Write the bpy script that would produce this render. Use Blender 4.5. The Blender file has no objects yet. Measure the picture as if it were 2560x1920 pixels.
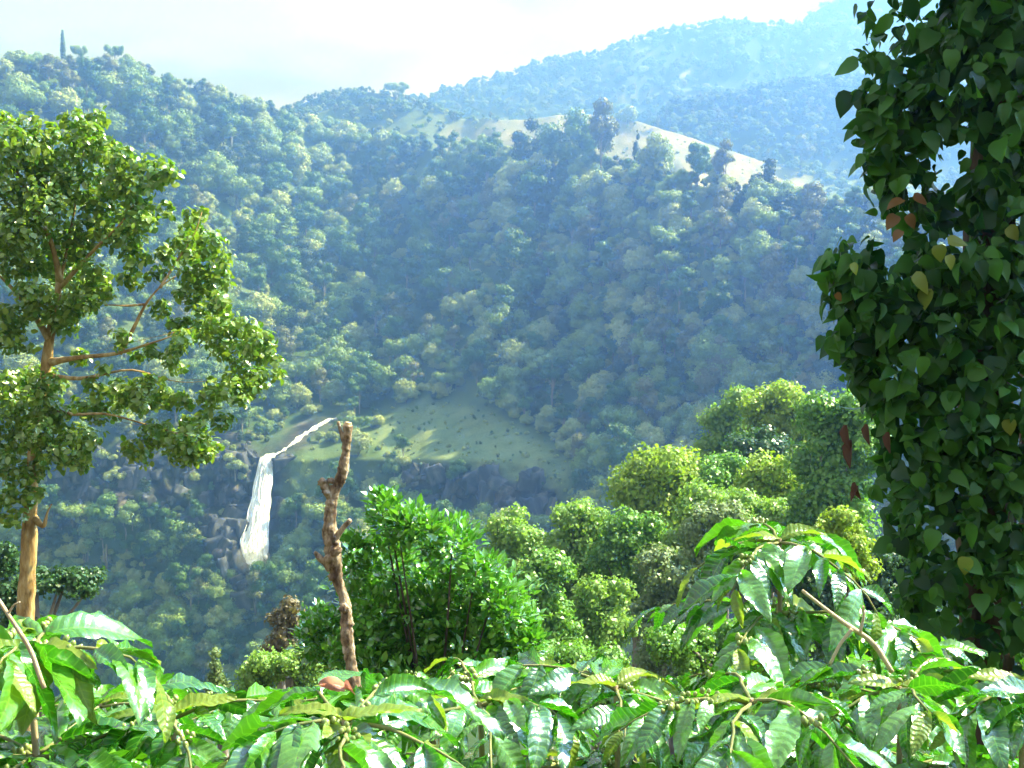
import bpy, math, random
import numpy as np
from mathutils import Matrix, Vector

# ------------------------------------------------------------------ camera, sky, sun, exposure
SC = bpy.context.scene
COL = SC.collection
LENS = 40.0
F = 2560 * LENS / 36.0                 # focal length in photograph pixels
CAMZ = 1.75
PITCH = math.atan((960 - 700) / F)
cam = bpy.data.objects.new('camera', bpy.data.cameras.new('camera'))
COL.objects.link(cam)
cam.location = (0, 0, CAMZ)
cam.rotation_euler = (math.pi / 2 - PITCH, 0, 0)
cam.data.lens = LENS
cam.data.sensor_width = 36
cam.data.clip_start = 0.05
cam.data.clip_end = 12000
SC.camera = cam

SUN_AZ, SUN_EL = 67.0, 46.0
sd = Vector((math.sin(math.radians(SUN_AZ)) * math.cos(math.radians(SUN_EL)),
             math.cos(math.radians(SUN_AZ)) * math.cos(math.radians(SUN_EL)),
             math.sin(math.radians(SUN_EL))))
sun = bpy.data.objects.new('sun', bpy.data.lights.new('sun', 'SUN'))
COL.objects.link(sun)
sun.data.energy = 5.0
sun.data.angle = math.radians(0.53)
sun.data.color = (1.0, 1.0, 0.995)
sun.rotation_euler = sd.to_track_quat('Z', 'Y').to_euler()
sun.location = (40, 30, 60)

world = bpy.data.worlds.new('World')
SC.world = world
world.use_nodes = True
wn, wl = world.node_tree.nodes, world.node_tree.links
wn.clear()
w_out = wn.new('ShaderNodeOutputWorld')
w_bg = wn.new('ShaderNodeBackground')
w_bg.inputs['Strength'].default_value = 0.10
w_sky = wn.new('ShaderNodeTexSky')
w_sky.sky_type = 'NISHITA'
w_sky.sun_disc = False
w_sky.sun_elevation = math.radians(SUN_EL)
w_sky.sun_rotation = math.radians(SUN_AZ)
w_tc = wn.new('ShaderNodeTexCoord')
w_map = wn.new('ShaderNodeMapping')
w_map.inputs['Scale'].default_value = (1.0, 1.0, 3.2)
w_map.inputs['Location'].default_value = (0.35, 0.0, 0.12)
w_no = wn.new('ShaderNodeTexNoise')
w_no.inputs['Scale'].default_value = 4.2
w_no.inputs['Detail'].default_value = 7.0
w_no.inputs['Roughness'].default_value = 0.52
w_r1 = wn.new('ShaderNodeValToRGB')            # cloud cover
w_r1.color_ramp.elements[0].position = 0.36
w_r1.color_ramp.elements[1].position = 0.52
w_no2 = wn.new('ShaderNodeTexNoise')           # thick grey undersides
w_no2.inputs['Scale'].default_value = 2.6
w_no2.inputs['Detail'].default_value = 6.0
w_r2 = wn.new('ShaderNodeValToRGB')
w_r2.color_ramp.elements[0].position = 0.44
w_r2.color_ramp.elements[0].color = (3.4, 3.05, 3.05, 1)
w_r2.color_ramp.elements[1].position = 0.60
w_r2.color_ramp.elements[1].color = (1.7, 1.6, 1.9, 1)
w_mix = wn.new('ShaderNodeMixRGB')
wl.new(w_tc.outputs['Generated'], w_map.inputs['Vector'])
wl.new(w_map.outputs[0], w_no.inputs['Vector'])
wl.new(w_map.outputs[0], w_no2.inputs['Vector'])
wl.new(w_no.outputs['Fac'], w_r1.inputs[0])
wl.new(w_no2.outputs['Fac'], w_r2.inputs[0])
wl.new(w_r1.outputs[0], w_mix.inputs['Fac'])
wl.new(w_sky.outputs[0], w_mix.inputs['Color1'])
wl.new(w_r2.outputs[0], w_mix.inputs['Color2'])
wl.new(w_mix.outputs[0], w_bg.inputs['Color'])
wl.new(w_bg.outputs[0], w_out.inputs['Surface'])

SC.view_settings.view_transform = 'Standard'
SC.view_settings.look = 'None'
SC.view_settings.gamma = 1.0
SC.view_settings.use_curve_mapping = False
SC.view_settings.exposure = 2.04
cy = SC.cycles
cy.use_denoising = True
cy.denoiser = 'OPENIMAGEDENOISE'
cy.denoising_input_passes = 'RGB_ALBEDO_NORMAL'
cy.use_adaptive_sampling = True
cy.adaptive_threshold = 0.015
cy.max_bounces = 6
cy.diffuse_bounces = 3
cy.glossy_bounces = 2
cy.transmission_bounces = 3
cy.volume_bounces = 1
cy.transparent_max_bounces = 4
cy.sample_clamp_indirect = 6.0
cy.caustics_reflective = False
cy.caustics_refractive = False
HAZE_DENSITY = 0.00122
HAZE_COLOR = (0.17, 0.36, 1.0)

# ------------------------------------------------------------------ helpers
rng = np.random.default_rng(7)
random.seed(7)


def hash2(ix, iy, s):
    h = (ix * 374761393 + iy * 668265263 + s * 1442695041) & 0x7fffffff
    h = ((h ^ (h >> 13)) * 1274126177) & 0x7fffffff
    return ((h ^ (h >> 16)) & 0xffff) / 65535.0


def noise2(x, y, s=0):
    x = np.asarray(x, float); y = np.asarray(y, float)
    x0 = np.floor(x).astype(np.int64); y0 = np.floor(y).astype(np.int64)
    fx = x - x0; fy = y - y0
    fx = fx * fx * (3 - 2 * fx); fy = fy * fy * (3 - 2 * fy)
    a = hash2(x0, y0, s); b = hash2(x0 + 1, y0, s)
    c = hash2(x0, y0 + 1, s); d = hash2(x0 + 1, y0 + 1, s)
    return ((a * (1 - fx) + b * fx) * (1 - fy) + (c * (1 - fx) + d * fx) * fy) * 2 - 1


def fbm(x, y, s=0, octv=4, gain=0.5):
    v, a, t = 0.0, 1.0, 0.0
    for o in range(octv):
        v = v + a * noise2(np.asarray(x) * 2 ** o + 17.3 * o, np.asarray(y) * 2 ** o - 9.1 * o, s + o)
        t += a; a *= gain
    return v / t


def unit(v):
    v = np.asarray(v, float)
    return v / np.maximum(np.linalg.norm(v, axis=-1, keepdims=True), 1e-9)


CP, SP = math.cos(PITCH), math.sin(PITCH)


def at(px, py, Y):
    """world point at distance Y along the valley axis that the photograph shows at (px, py)"""
    px = np.asarray(px, float); py = np.asarray(py, float); Y = np.asarray(Y, float)
    a = (px - 1280) / F; b = (960 - py) / F
    k = Y / (CP + b * SP)
    return np.stack([a * k, Y + 0 * k, CAMZ + k * (-SP + b * CP)], -1)


def pix(P):
    P = np.asarray(P, float)
    x, y, z = P[..., 0], P[..., 1], P[..., 2] - CAMZ
    d = y * CP - z * SP
    u = y * SP + z * CP
    return 1280 + F * x / d, 960 - F * u / d, d


def raw_mesh(name, V, Q, uv=None, mat=None, smooth=False, mats=None, midx=None):
    V = np.ascontiguousarray(V, np.float32).reshape(-1, 3)
    Q = np.ascontiguousarray(Q, np.int32)
    me = bpy.data.meshes.new(name)
    n, k = Q.shape
    me.vertices.add(len(V)); me.vertices.foreach_set('co', V.ravel())
    me.loops.add(n * k); me.loops.foreach_set('vertex_index', Q.ravel())
    me.polygons.add(n); me.polygons.foreach_set('loop_start', np.arange(0, n * k, k, dtype=np.int32))
    if uv is not None:
        l = me.uv_layers.new(name='UVMap')
        l.data.foreach_set('uv', np.ascontiguousarray(np.asarray(uv, np.float32)[Q.ravel()]).ravel())
    if midx is not None:
        me.polygons.foreach_set('material_index', np.ascontiguousarray(midx, np.int32))
    me.update(calc_edges=True)
    if smooth:
        me.polygons.foreach_set('use_smooth', np.ones(n, bool))
    for m in (mats or ([mat] if mat else [])):
        me.materials.append(m)
    return me


def link(name, me, parent=None, loc=None):
    o = bpy.data.objects.new(name, me)
    COL.objects.link(o)
    if parent is not None:
        o.parent = parent
    if loc is not None:
        o.location = loc
    return o


def thing(name, label, cat, loc, group=None):
    o = bpy.data.objects.new(name, None)
    COL.objects.link(o)
    o.empty_display_size = 0.2
    o.location = loc
    o['label'] = label; o['category'] = cat
    if group:
        o['group'] = group
    return o


def frames(t, n):
    """rotation matrices whose columns are width, length (t), normal (near n)"""
    t = unit(t)
    x = unit(np.cross(t, n))
    z = np.cross(x, t)
    return np.stack([x, t, z], -1)


def stamp(tV, tQ, tUV, P, R, S):
    """copies of a template at P with rotations R and sizes S (N or N,3)"""
    N = len(P)
    S = np.asarray(S, float)
    if S.ndim == 1:
        S = np.repeat(S[:, None], 3, 1)
    V = np.einsum('nij,nkj->nki', R, tV[None] * S[:, None, :]) + np.asarray(P)[:, None, :]
    Q = (tQ[None] + (np.arange(N) * len(tV))[:, None, None]).reshape(-1, tQ.shape[1])
    UV = None if tUV is None else np.tile(tUV, (N, 1))
    return V.reshape(-1, 3), Q, UV


def grid_quads(nr, nc):
    i = np.arange(nr - 1)[:, None] * nc + np.arange(nc - 1)[None]
    return np.stack([i, i + 1, i + nc + 1, i + nc], -1).reshape(-1, 4)


def leaf_template(stations, widths, across=2, fold=0.18, droop=0.25, wave=0.0, veins=0, vamp=0.0, twist=0.0, seed=0):
    st = np.asarray(stations, float); wd = np.asarray(widths, float)
    u = np.linspace(-1, 1, across + 1)
    T, U = np.meshgrid(st, u, indexing='ij')
    W = np.repeat(wd[:, None], across + 1, 1)
    x = U * W
    z = np.abs(x) * fold - droop * T ** 2 + (noise2(T * 3 + seed, U * 2, seed) * wave * np.abs(U))
    if veins:
        ph = (T * veins - np.abs(U) * 0.9)
        z = z + vamp * np.abs(np.sin(ph * math.pi)) * (0.25 + np.abs(U)) * np.minimum(1, wd / wd.max())[:, None]
        x = x * (1 + 0.06 * np.sin(ph * 2 * math.pi) * (np.abs(U) > 0.9))
    a = twist * (T - 0.3)
    x, z = x * np.cos(a) - z * np.sin(a) * 0.6, z + x * np.sin(a)
    V = np.stack([x, T - 0.12 * droop * T ** 2, z], -1).reshape(-1, 3)
    UV = np.stack([(U + 1) / 2, T], -1).reshape(-1, 2)
    return V, grid_quads(len(st), across + 1), UV


def tube(path, rad, sides=8, rough=0.0, seed=0, cap=True):
    path = np.asarray(path, float); rad = np.asarray(rad, float)
    n = len(path)
    tg = unit(np.gradient(path, axis=0))
    a = np.zeros_like(tg)                         # carry the ring's frame along the path without twisting
    a[0] = unit(np.cross(tg[0], np.eye(3)[np.argmin(np.abs(tg[0]))]))
    for i_ in range(1, n):
        a[i_] = unit(a[i_ - 1] - tg[i_] * np.dot(a[i_ - 1], tg[i_]))
    b = np.cross(tg, a)
    th = np.linspace(0, 2 * math.pi, sides, endpoint=False)
    R = rad[:, None] * (1 + rough * noise2(np.arange(n)[:, None] * 0.7 + seed, np.cos(th)[None] * 1.7 + np.sin(th)[None] * 2.9 + seed, seed))
    V = path[:, None] + R[..., None] * (a[:, None] * np.cos(th)[None, :, None] + b[:, None] * np.sin(th)[None, :, None])
    V = V.reshape(-1, 3)
    i = np.arange(n - 1)[:, None] * sides; j = np.arange(sides)[None]; k = (j + 1) % sides
    Q = np.stack([i + j, i + k, i + sides + k, i + sides + j], -1).reshape(-1, 4)
    if cap:
        V = np.vstack([V, path[0], path[-1]])
        c0, c1 = n * sides, n * sides + 1
        jj = np.arange(sides); kk = (jj + 1) % sides
        h = np.arange(0, sides, 2)
        Q = np.vstack([Q, np.stack([np.full(len(h), c0), (h + 2) % sides, h + 1, h], -1),
                       np.stack([np.full(len(h), c1), (n - 1) * sides + h, (n - 1) * sides + h + 1, (n - 1) * sides + (h + 2) % sides], -1)])
    return V, Q


def smooth_path(pts, n):
    pts = np.asarray(pts, float)
    d = np.concatenate([[0], np.cumsum(np.linalg.norm(np.diff(pts[:, :3], axis=0), axis=1))])
    t = np.linspace(0, d[-1], n)
    lin = np.stack([np.interp(t, d, pts[:, k]) for k in range(pts.shape[1])], -1)
    ker = np.array([1, 2, 1]) / 4.0
    for _ in range(max(1, n // 8)):
        mid = lin[:-2] * ker[0] + lin[1:-1] * ker[1] + lin[2:] * ker[2]
        lin[1:-1] = mid
    return lin


def join(parts):
    V, Q, o = [], [], 0
    for v, q in parts:
        V.append(v); Q.append(np.asarray(q) + o); o += len(v)
    return np.vstack(V), np.vstack(Q)


_ico = {}


def ball_quads(nu=8, nv=5):
    if (nu, nv) not in _ico:
        th = np.linspace(0, 2 * math.pi, nu, endpoint=False)
        ph = np.linspace(0.12, math.pi - 0.12, nv)
        V = np.stack([np.sin(ph)[:, None] * np.cos(th), np.sin(ph)[:, None] * np.sin(th), np.repeat(np.cos(ph)[:, None], nu, 1)], -1).reshape(-1, 3)
        i = np.arange(nv - 1)[:, None] * nu; j = np.arange(nu)[None]; k = (j + 1) % nu
        Q = np.stack([i + nu + j, i + nu + k, i + k, i + j], -1).reshape(-1, 4)
        h = np.arange(0, nu, 2)
        V = np.vstack([V, [0, 0, 1], [0, 0, -1]])
        Q = np.vstack([Q, np.stack([np.full(len(h), nu * nv), h, h + 1, (h + 2) % nu], -1),
                       np.stack([np.full(len(h), nu * nv + 1), nu * (nv - 1) + (h + 2) % nu, nu * (nv - 1) + h + 1, nu * (nv - 1) + h], -1)])
        _ico[(nu, nv)] = (V, Q)
    return _ico[(nu, nv)]


def in_poly(x, y, poly):
    x = np.asarray(x, float); y = np.asarray(y, float)
    ins = np.zeros(np.broadcast(x, y).shape, bool)
    for (x0, y0), (x1, y1) in zip(poly, poly[1:] + poly[:1]):
        c = ((y0 > y) != (y1 > y)) & (x < (x1 - x0) * (y - y0) / (y1 - y0 + 1e-9) + x0)
        ins ^= c
    return ins


# ------------------------------------------------------------------ materials
def new_mat(name):
    m = bpy.data.materials.new(name)
    m.use_nodes = True
    nt = m.node_tree
    nt.nodes.clear()
    out = nt.nodes.new('ShaderNodeOutputMaterial')
    return m, nt, out


def ramp(nt, stops):
    r = nt.nodes.new('ShaderNodeValToRGB')
    e = r.color_ramp.elements
    while len(e) < len(stops):
        e.new(0.5)
    for el, (p, c) in zip(e, stops):
        el.position = p
        el.color = (*c, 1)
    return r


def leaf_mat(name, cols, rough=0.45, spec=0.5, trans=0.3, tcol=None, veins=False, coat=0.0, island=True, spot=None, wi=1.0, wo=None):
    m, nt, out = new_mat(name)
    N, L = nt.nodes, nt.links
    geo = N.new('ShaderNodeNewGeometry')
    oi = N.new('ShaderNodeObjectInfo')
    add = N.new('ShaderNodeMath'); add.operation = 'ADD'
    mi_ = N.new('ShaderNodeMath'); mi_.operation = 'MULTIPLY'; mi_.inputs[1].default_value = wi
    L.new(geo.outputs['Random Per Island'], mi_.inputs[0]); L.new(mi_.outputs[0], add.inputs[0])
    mul = N.new('ShaderNodeMath'); mul.operation = 'MULTIPLY'
    L.new(oi.outputs['Random'], mul.inputs[0]); mul.inputs[1].default_value = wo if wo is not None else (1.0 if not island else 0.35)
    L.new(mul.outputs[0], add.inputs[1])
    no = N.new('ShaderNodeTexNoise'); no.inputs['Scale'].default_value = 0.5 if not veins else 9.0
    tc = N.new('ShaderNodeTexCoord'); L.new(tc.outputs['Object'], no.inputs['Vector'])
    add2 = N.new('ShaderNodeMath'); add2.operation = 'MULTIPLY_ADD'
    L.new(no.outputs['Fac'], add2.inputs[0]); add2.inputs[1].default_value = 0.5
    L.new(add.outputs[0], add2.inputs[2])
    fr = N.new('ShaderNodeMath'); fr.operation = 'PINGPONG'; fr.inputs[1].default_value = 1.0
    L.new(add2.outputs[0], fr.inputs[0])
    rp = ramp(nt, [(i / max(1, len(cols) - 1), c) for i, c in enumerate(cols)])
    L.new(fr.outputs[0], rp.inputs[0])
    col = rp.outputs[0]
    bs = N.new('ShaderNodeBsdfPrincipled')
    bs.inputs['Roughness'].default_value = rough
    bs.inputs['Specular IOR Level'].default_value = spec
    bs.inputs['Coat Weight'].default_value = coat
    bs.inputs['Coat Roughness'].default_value = 0.2
    if veins:
        uv = N.new('ShaderNodeUVMap')
        sp = N.new('ShaderNodeSeparateXYZ'); L.new(uv.outputs[0], sp.inputs[0])
        ab = N.new('ShaderNodeMath'); ab.operation = 'SUBTRACT'; L.new(sp.outputs[0], ab.inputs[0]); ab.inputs[1].default_value = 0.5
        ab2 = N.new('ShaderNodeMath'); ab2.operation = 'ABSOLUTE'; L.new(ab.outputs[0], ab2.inputs[0])
        # side veins
        k = N.new('ShaderNodeMath'); k.operation = 'MULTIPLY'; L.new(sp.outputs[1], k.inputs[0]); k.inputs[1].default_value = 10.0
        k2 = N.new('ShaderNodeMath'); k2.operation = 'MULTIPLY_ADD'; L.new(ab2.outputs[0], k2.inputs[0]); k2.inputs[1].default_value = -1.8
        L.new(k.outputs[0], k2.inputs[2])
        s = N.new('ShaderNodeMath'); s.operation = 'PINGPONG'; s.inputs[1].default_value = 0.5; L.new(k2.outputs[0], s.inputs[0])
        vr = ramp(nt, [(0.0, (1, 1, 1)), (0.14, (0, 0, 0))]); L.new(s.outputs[0], vr.inputs[0])
        mr = ramp(nt, [(0.015, (1, 1, 1)), (0.04, (0, 0, 0))]); L.new(ab2.outputs[0], mr.inputs[0])
        mx = N.new('ShaderNodeMath'); mx.operation = 'MAXIMUM'; L.new(vr.outputs[0], mx.inputs[0]); L.new(mr.outputs[0], mx.inputs[1])
        sc = N.new('ShaderNodeMath'); sc.operation = 'MULTIPLY'; L.new(mx.outputs[0], sc.inputs[0]); sc.inputs[1].default_value = 0.55
        cm = N.new('ShaderNodeMixRGB'); L.new(sc.outputs[0], cm.inputs['Fac']); L.new(col, cm.inputs['Color1'])
        cm.inputs['Color2'].default_value = (cols[-1][0] * 1.5, cols[-1][1] * 1.35, cols[-1][2] * 1.5, 1)
        col = cm.outputs[0]
        bp = N.new('ShaderNodeBump'); bp.inputs['Strength'].default_value = 0.45; bp.inputs['Distance'].default_value = 0.004
        inv = N.new('ShaderNodeMath'); inv.operation = 'SUBTRACT'; inv.inputs[0].default_value = 1.0; L.new(s.outputs[0], inv.inputs[1])
        n3 = N.new('ShaderNodeTexNoise'); n3.inputs['Scale'].default_value = 22.0; L.new(tc.outputs['Object'], n3.inputs['Vector'])
        hh = N.new('ShaderNodeMath'); hh.operation = 'MULTIPLY_ADD'; L.new(n3.outputs['Fac'], hh.inputs[0]); hh.inputs[1].default_value = 0.5
        L.new(s.outputs[0], hh.inputs[2])
        L.new(hh.outputs[0], bp.inputs['Height'])
        L.new(bp.outputs[0], bs.inputs['Normal'])
    if spot:
        n4 = N.new('ShaderNodeTexNoise'); n4.inputs['Scale'].default_value = spot[0]; L.new(tc.outputs['Object'], n4.inputs['Vector'])
        r4 = ramp(nt, [(0.66, (0, 0, 0)), (0.72, (1, 1, 1))]); L.new(n4.outputs['Fac'], r4.inputs[0])
        c4 = N.new('ShaderNodeMixRGB'); L.new(r4.outputs[0], c4.inputs['Fac']); L.new(col, c4.inputs['Color1']); c4.inputs['Color2'].default_value = (*spot[1], 1)
        col = c4.outputs[0]
    L.new(col, bs.inputs['Base Color'])
    sh = bs.outputs[0]
    if trans > 0:
        tl = N.new('ShaderNodeBsdfTranslucent')
        tm = N.new('ShaderNodeMixRGB'); tm.blend_type = 'MULTIPLY'; tm.inputs['Fac'].default_value = 1.0
        L.new(col, tm.inputs['Color1'])
        tm.inputs['Color2'].default_value = (*(tcol or (1.7, 1.9, 0.7)), 1)
        L.new(tm.outputs[0], tl.inputs['Color'])
        ms = N.new('ShaderNodeMixShader'); ms.inputs[0].default_value = trans
        L.new(sh, ms.inputs[1]); L.new(tl.outputs[0], ms.inputs[2])
        sh = ms.outputs[0]
    L.new(sh, out.inputs['Surface'])
    return m


def bark_mat(name, c1, c2, scale=6.0, bump=0.5, stretch=(1, 1, 0.3), c3=None):
    m, nt, out = new_mat(name)
    N, L = nt.nodes, nt.links
    tc = N.new('ShaderNodeTexCoord'); mp = N.new('ShaderNodeMapping'); mp.inputs['Scale'].default_value = stretch
    L.new(tc.outputs['Object'], mp.inputs['Vector'])
    no = N.new('ShaderNodeTexNoise'); no.inputs['Scale'].default_value = scale; no.inputs['Detail'].default_value = 8; no.inputs['Roughness'].default_value = 0.65
    L.new(mp.outputs[0], no.inputs['Vector'])
    st = [(0.38, c1), (0.54, c2)]
    if c3:
        st.append((0.66, c3))
    rp = ramp(nt, st); L.new(no.outputs['Fac'], rp.inputs[0])
    bs = N.new('ShaderNodeBsdfPrincipled'); bs.inputs['Roughness'].default_value = 0.85
    bs.inputs['Specular IOR Level'].default_value = 0.2
    L.new(rp.outputs[0], bs.inputs['Base Color'])
    bp = N.new('ShaderNodeBump'); bp.inputs['Strength'].default_value = bump; bp.inputs['Distance'].default_value = 0.03
    L.new(no.outputs['Fac'], bp.inputs['Height']); L.new(bp.outputs[0], bs.inputs['Normal'])
    L.new(bs.outputs[0], out.inputs['Surface'])
    return m


def terrain_mat(name, ga, gb, rock=True, scale=0.02, dry=None):
    """grass and scrub colours by noise; rock and dry grass where the painted land-cover attributes say so"""
    m, nt, out = new_mat(name)
    N, L = nt.nodes, nt.links
    tc = N.new('ShaderNodeTexCoord')
    no = N.new('ShaderNodeTexNoise'); no.inputs['Scale'].default_value = scale; no.inputs['Detail'].default_value = 9; no.inputs['Roughness'].default_value = 0.62
    L.new(tc.outputs['Object'], no.inputs['Vector'])
    rp = ramp(nt, [(0.33, ga), (0.68, gb)]); L.new(no.outputs['Fac'], rp.inputs[0])
    col = rp.outputs[0]
    n2 = N.new('ShaderNodeTexNoise'); n2.inputs['Scale'].default_value = 0.09; n2.inputs['Detail'].default_value = 9; n2.inputs['Roughness'].default_value = 0.7
    mp = N.new('ShaderNodeMapping'); mp.inputs['Scale'].default_value = (1, 1, 0.35)
    L.new(tc.outputs['Object'], mp.inputs['Vector']); L.new(mp.outputs[0], n2.inputs['Vector'])
    if dry:
        at_ = N.new('ShaderNodeAttribute'); at_.attribute_name = 'dry'
        rd = ramp(nt, [(0.3, dry[0]), (0.7, dry[1])]); L.new(n2.outputs['Fac'], rd.inputs[0])
        cm = N.new('ShaderNodeMixRGB'); L.new(at_.outputs['Fac'], cm.inputs['Fac']); L.new(col, cm.inputs['Color1']); L.new(rd.outputs[0], cm.inputs['Color2'])
        col = cm.outputs[0]
    if rock:
        ar = N.new('ShaderNodeAttribute'); ar.attribute_name = 'rock'
        rr = ramp(nt, [(0.40, (0.018, 0.018, 0.02)), (0.55, (0.055, 0.05, 0.05)), (0.68, (0.20, 0.18, 0.165))]); L.new(n2.outputs['Fac'], rr.inputs[0])
        cm = N.new('ShaderNodeMixRGB'); L.new(ar.outputs['Fac'], cm.inputs['Fac']); L.new(col, cm.inputs['Color1']); L.new(rr.outputs[0], cm.inputs['Color2'])
        col = cm.outputs[0]
    bs = N.new('ShaderNodeBsdfPrincipled'); bs.inputs['Roughness'].default_value = 0.95; bs.inputs['Specular IOR Level'].default_value = 0.1
    L.new(col, bs.inputs['Base Color'])
    bp = N.new('ShaderNodeBump'); bp.inputs['Strength'].default_value = 0.8; bp.inputs['Distance'].default_value = 2.0
    L.new(n2.outputs['Fac'], bp.inputs['Height']); L.new(bp.outputs[0], bs.inputs['Normal'])
    L.new(bs.outputs[0], out.inputs['Surface'])
    return m


M = {}
M['ground'] = terrain_mat('soil_and_weeds', (0.03, 0.045, 0.015), (0.09, 0.075, 0.04), rock=False, scale=1.2)
M['hillside'] = terrain_mat('forest_floor', (0.03, 0.06, 0.018), (0.07, 0.12, 0.035), dry=((0.085, 0.14, 0.05), (0.20, 0.25, 0.115)))
M['hill'] = terrain_mat('tawny_pasture', (0.07, 0.11, 0.03), (0.14, 0.17, 0.06), rock=False, dry=((0.19, 0.185, 0.10), (0.36, 0.30, 0.175)))
M['mountain'] = terrain_mat('mountain_forest', (0.03, 0.055, 0.02), (0.06, 0.09, 0.03), rock=False, scale=0.006, dry=((0.22, 0.24, 0.11), (0.34, 0.34, 0.17)))
FOREST = [
    ((0.02, 0.08, 0.016), (0.09, 0.19, 0.04)),
    ((0.07, 0.16, 0.035), (0.22, 0.32, 0.09)),
    ((0.15, 0.23, 0.065), (0.36, 0.42, 0.17)),
    ((0.018, 0.05, 0.013), (0.04, 0.085, 0.022)),
    ((0.10, 0.13, 0.05), (0.17, 0.18, 0.08)),
]
for i, (a, b) in enumerate(FOREST):
    M['forest%d' % i] = leaf_mat('forest_leaves_%d' % i, [a, b], rough=0.55, spec=0.35, trans=0.14, wi=0.35, wo=1.3)
M['forest_bark'] = bark_mat('forest_bark', (0.10, 0.085, 0.07), (0.26, 0.24, 0.20), 1.5)


# ------------------------------------------------------------------ terrain
def near_h(x, y):
    """the slope that falls away from the camera's feet"""
    base = np.interp(y, [-60, -8, 0, 1.2, 3, 6, 10, 30, 60, 110, 200, 330, 420], [16, 2.2, 0.0, -0.1, -0.55, -1.55, -3.0, -11.5, -25, -50, -92, -138, -160])
    return base + 0.15 * fbm(x * 0.3, y * 0.3, 5) * np.clip(np.abs(y) / 4, 0, 1) + 0.9 * fbm(x * 0.05, y * 0.05, 9) * np.clip(y / 25, 0, 1) - 0.02 * x * np.clip(y / 40, 0, 1)


gx = np.concatenate([np.linspace(-150, -22, 26), np.linspace(-20, 20, 81), np.linspace(22, 150, 26)])
gy = np.concatenate([np.linspace(-60, -4, 18), np.linspace(-3, 16, 60), np.linspace(17, 130, 50)])
GY, GX = np.meshgrid(gy, gx, indexing='ij')
o = link('ground', raw_mesh('ground', np.stack([GX, GY, near_h(GX, GY)], -1), grid_quads(len(gy), len(gx)), mat=M['ground'], smooth=True))
o['kind'] = 'structure'

TAB_X = np.array([-900, 0, 450, 900, 1300, 1800, 2400, 3400.])
TAB_Y = np.array([1750, 1450, 1150, 1000, 700, 450, 200, 50.])
TAB_R = np.array([
    [470, 455, 425, 400, 370, 335, 300, 270],
    [500, 482, 452, 430, 400, 370, 335, 300],
    [520, 502, 475, 470, 440, 400, 355, 315],
    [515, 520, 530, 570, 490, 422, 366, 318],
    [530, 565, 640, 740, 575, 448, 385, 330],
    [565, 620, 720, 860, 660, 505, 435, 380],
    [610, 685, 805, 980, 780, 600, 510, 450],
    [650, 735, 870, 1060, 860, 670, 580, 510.]])


def crest_y(px):
    return np.interp(px, [-900, -200, 0, 80, 160, 300, 400, 560, 700, 790, 900, 1000, 1100, 1200, 1300, 1500, 1700, 1900, 2100, 2500, 3400],
                     [260, 190, 178, 172, 160, 168, 200, 240, 285, 312, 335, 355, 382, 385, 400, 420, 455, 492, 515, 535, 560]) + 0


POLY_CLEAR = [(925, 1090), (985, 1015), (1150, 1000), (1300, 1060), (1430, 1150), (1420, 1245), (1290, 1212), (1100, 1175), (960, 1140)]
POLY_CLIFF_R = [(1010, 1165), (1200, 1172), (1400, 1225), (1420, 1300), (1250, 1340), (1080, 1340), (1000, 1260)]
POLY_CLIFF_L = [(120, 1190), (320, 1100), (520, 1075), (650, 1125), (670, 1260), (640, 1420), (590, 1450), (510, 1310), (360, 1280), (150, 1340)]
POLY_LEDGE = [(505, 1270), (550, 1290), (620, 1390), (660, 1440), (640, 1520), (590, 1500), (550, 1440), (515, 1370)]
POLY_FALL = [(600, 1110), (680, 1105), (760, 1050), (850, 1020), (860, 1060), (760, 1115), (710, 1160), (705, 1300), (690, 1430), (590, 1450), (590, 1340), (625, 1240), (620, 1150)]
POLY_SIDE = [(730, 1130), (900, 1110), (960, 1160), (960, 1250), (800, 1260), (710, 1230)]


def soft(px, py, poly, w=14):
    """share of a small neighbourhood that lies inside the polygon"""
    s = 0
    for dx, dy in ((0, 0), (w, 0), (-w, 0), (0, w), (0, -w), (w * .7, w * .7), (-w * .7, w * .7), (w * .7, -w * .7), (-w * .7, -w * .7)):
        s = s + in_poly(px + dx + 10 * noise2(px * 0.05, py * 0.05, 3), py + dy + 10 * noise2(px * 0.05, py * 0.05, 4), poly)
    return s / 9.0


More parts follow.
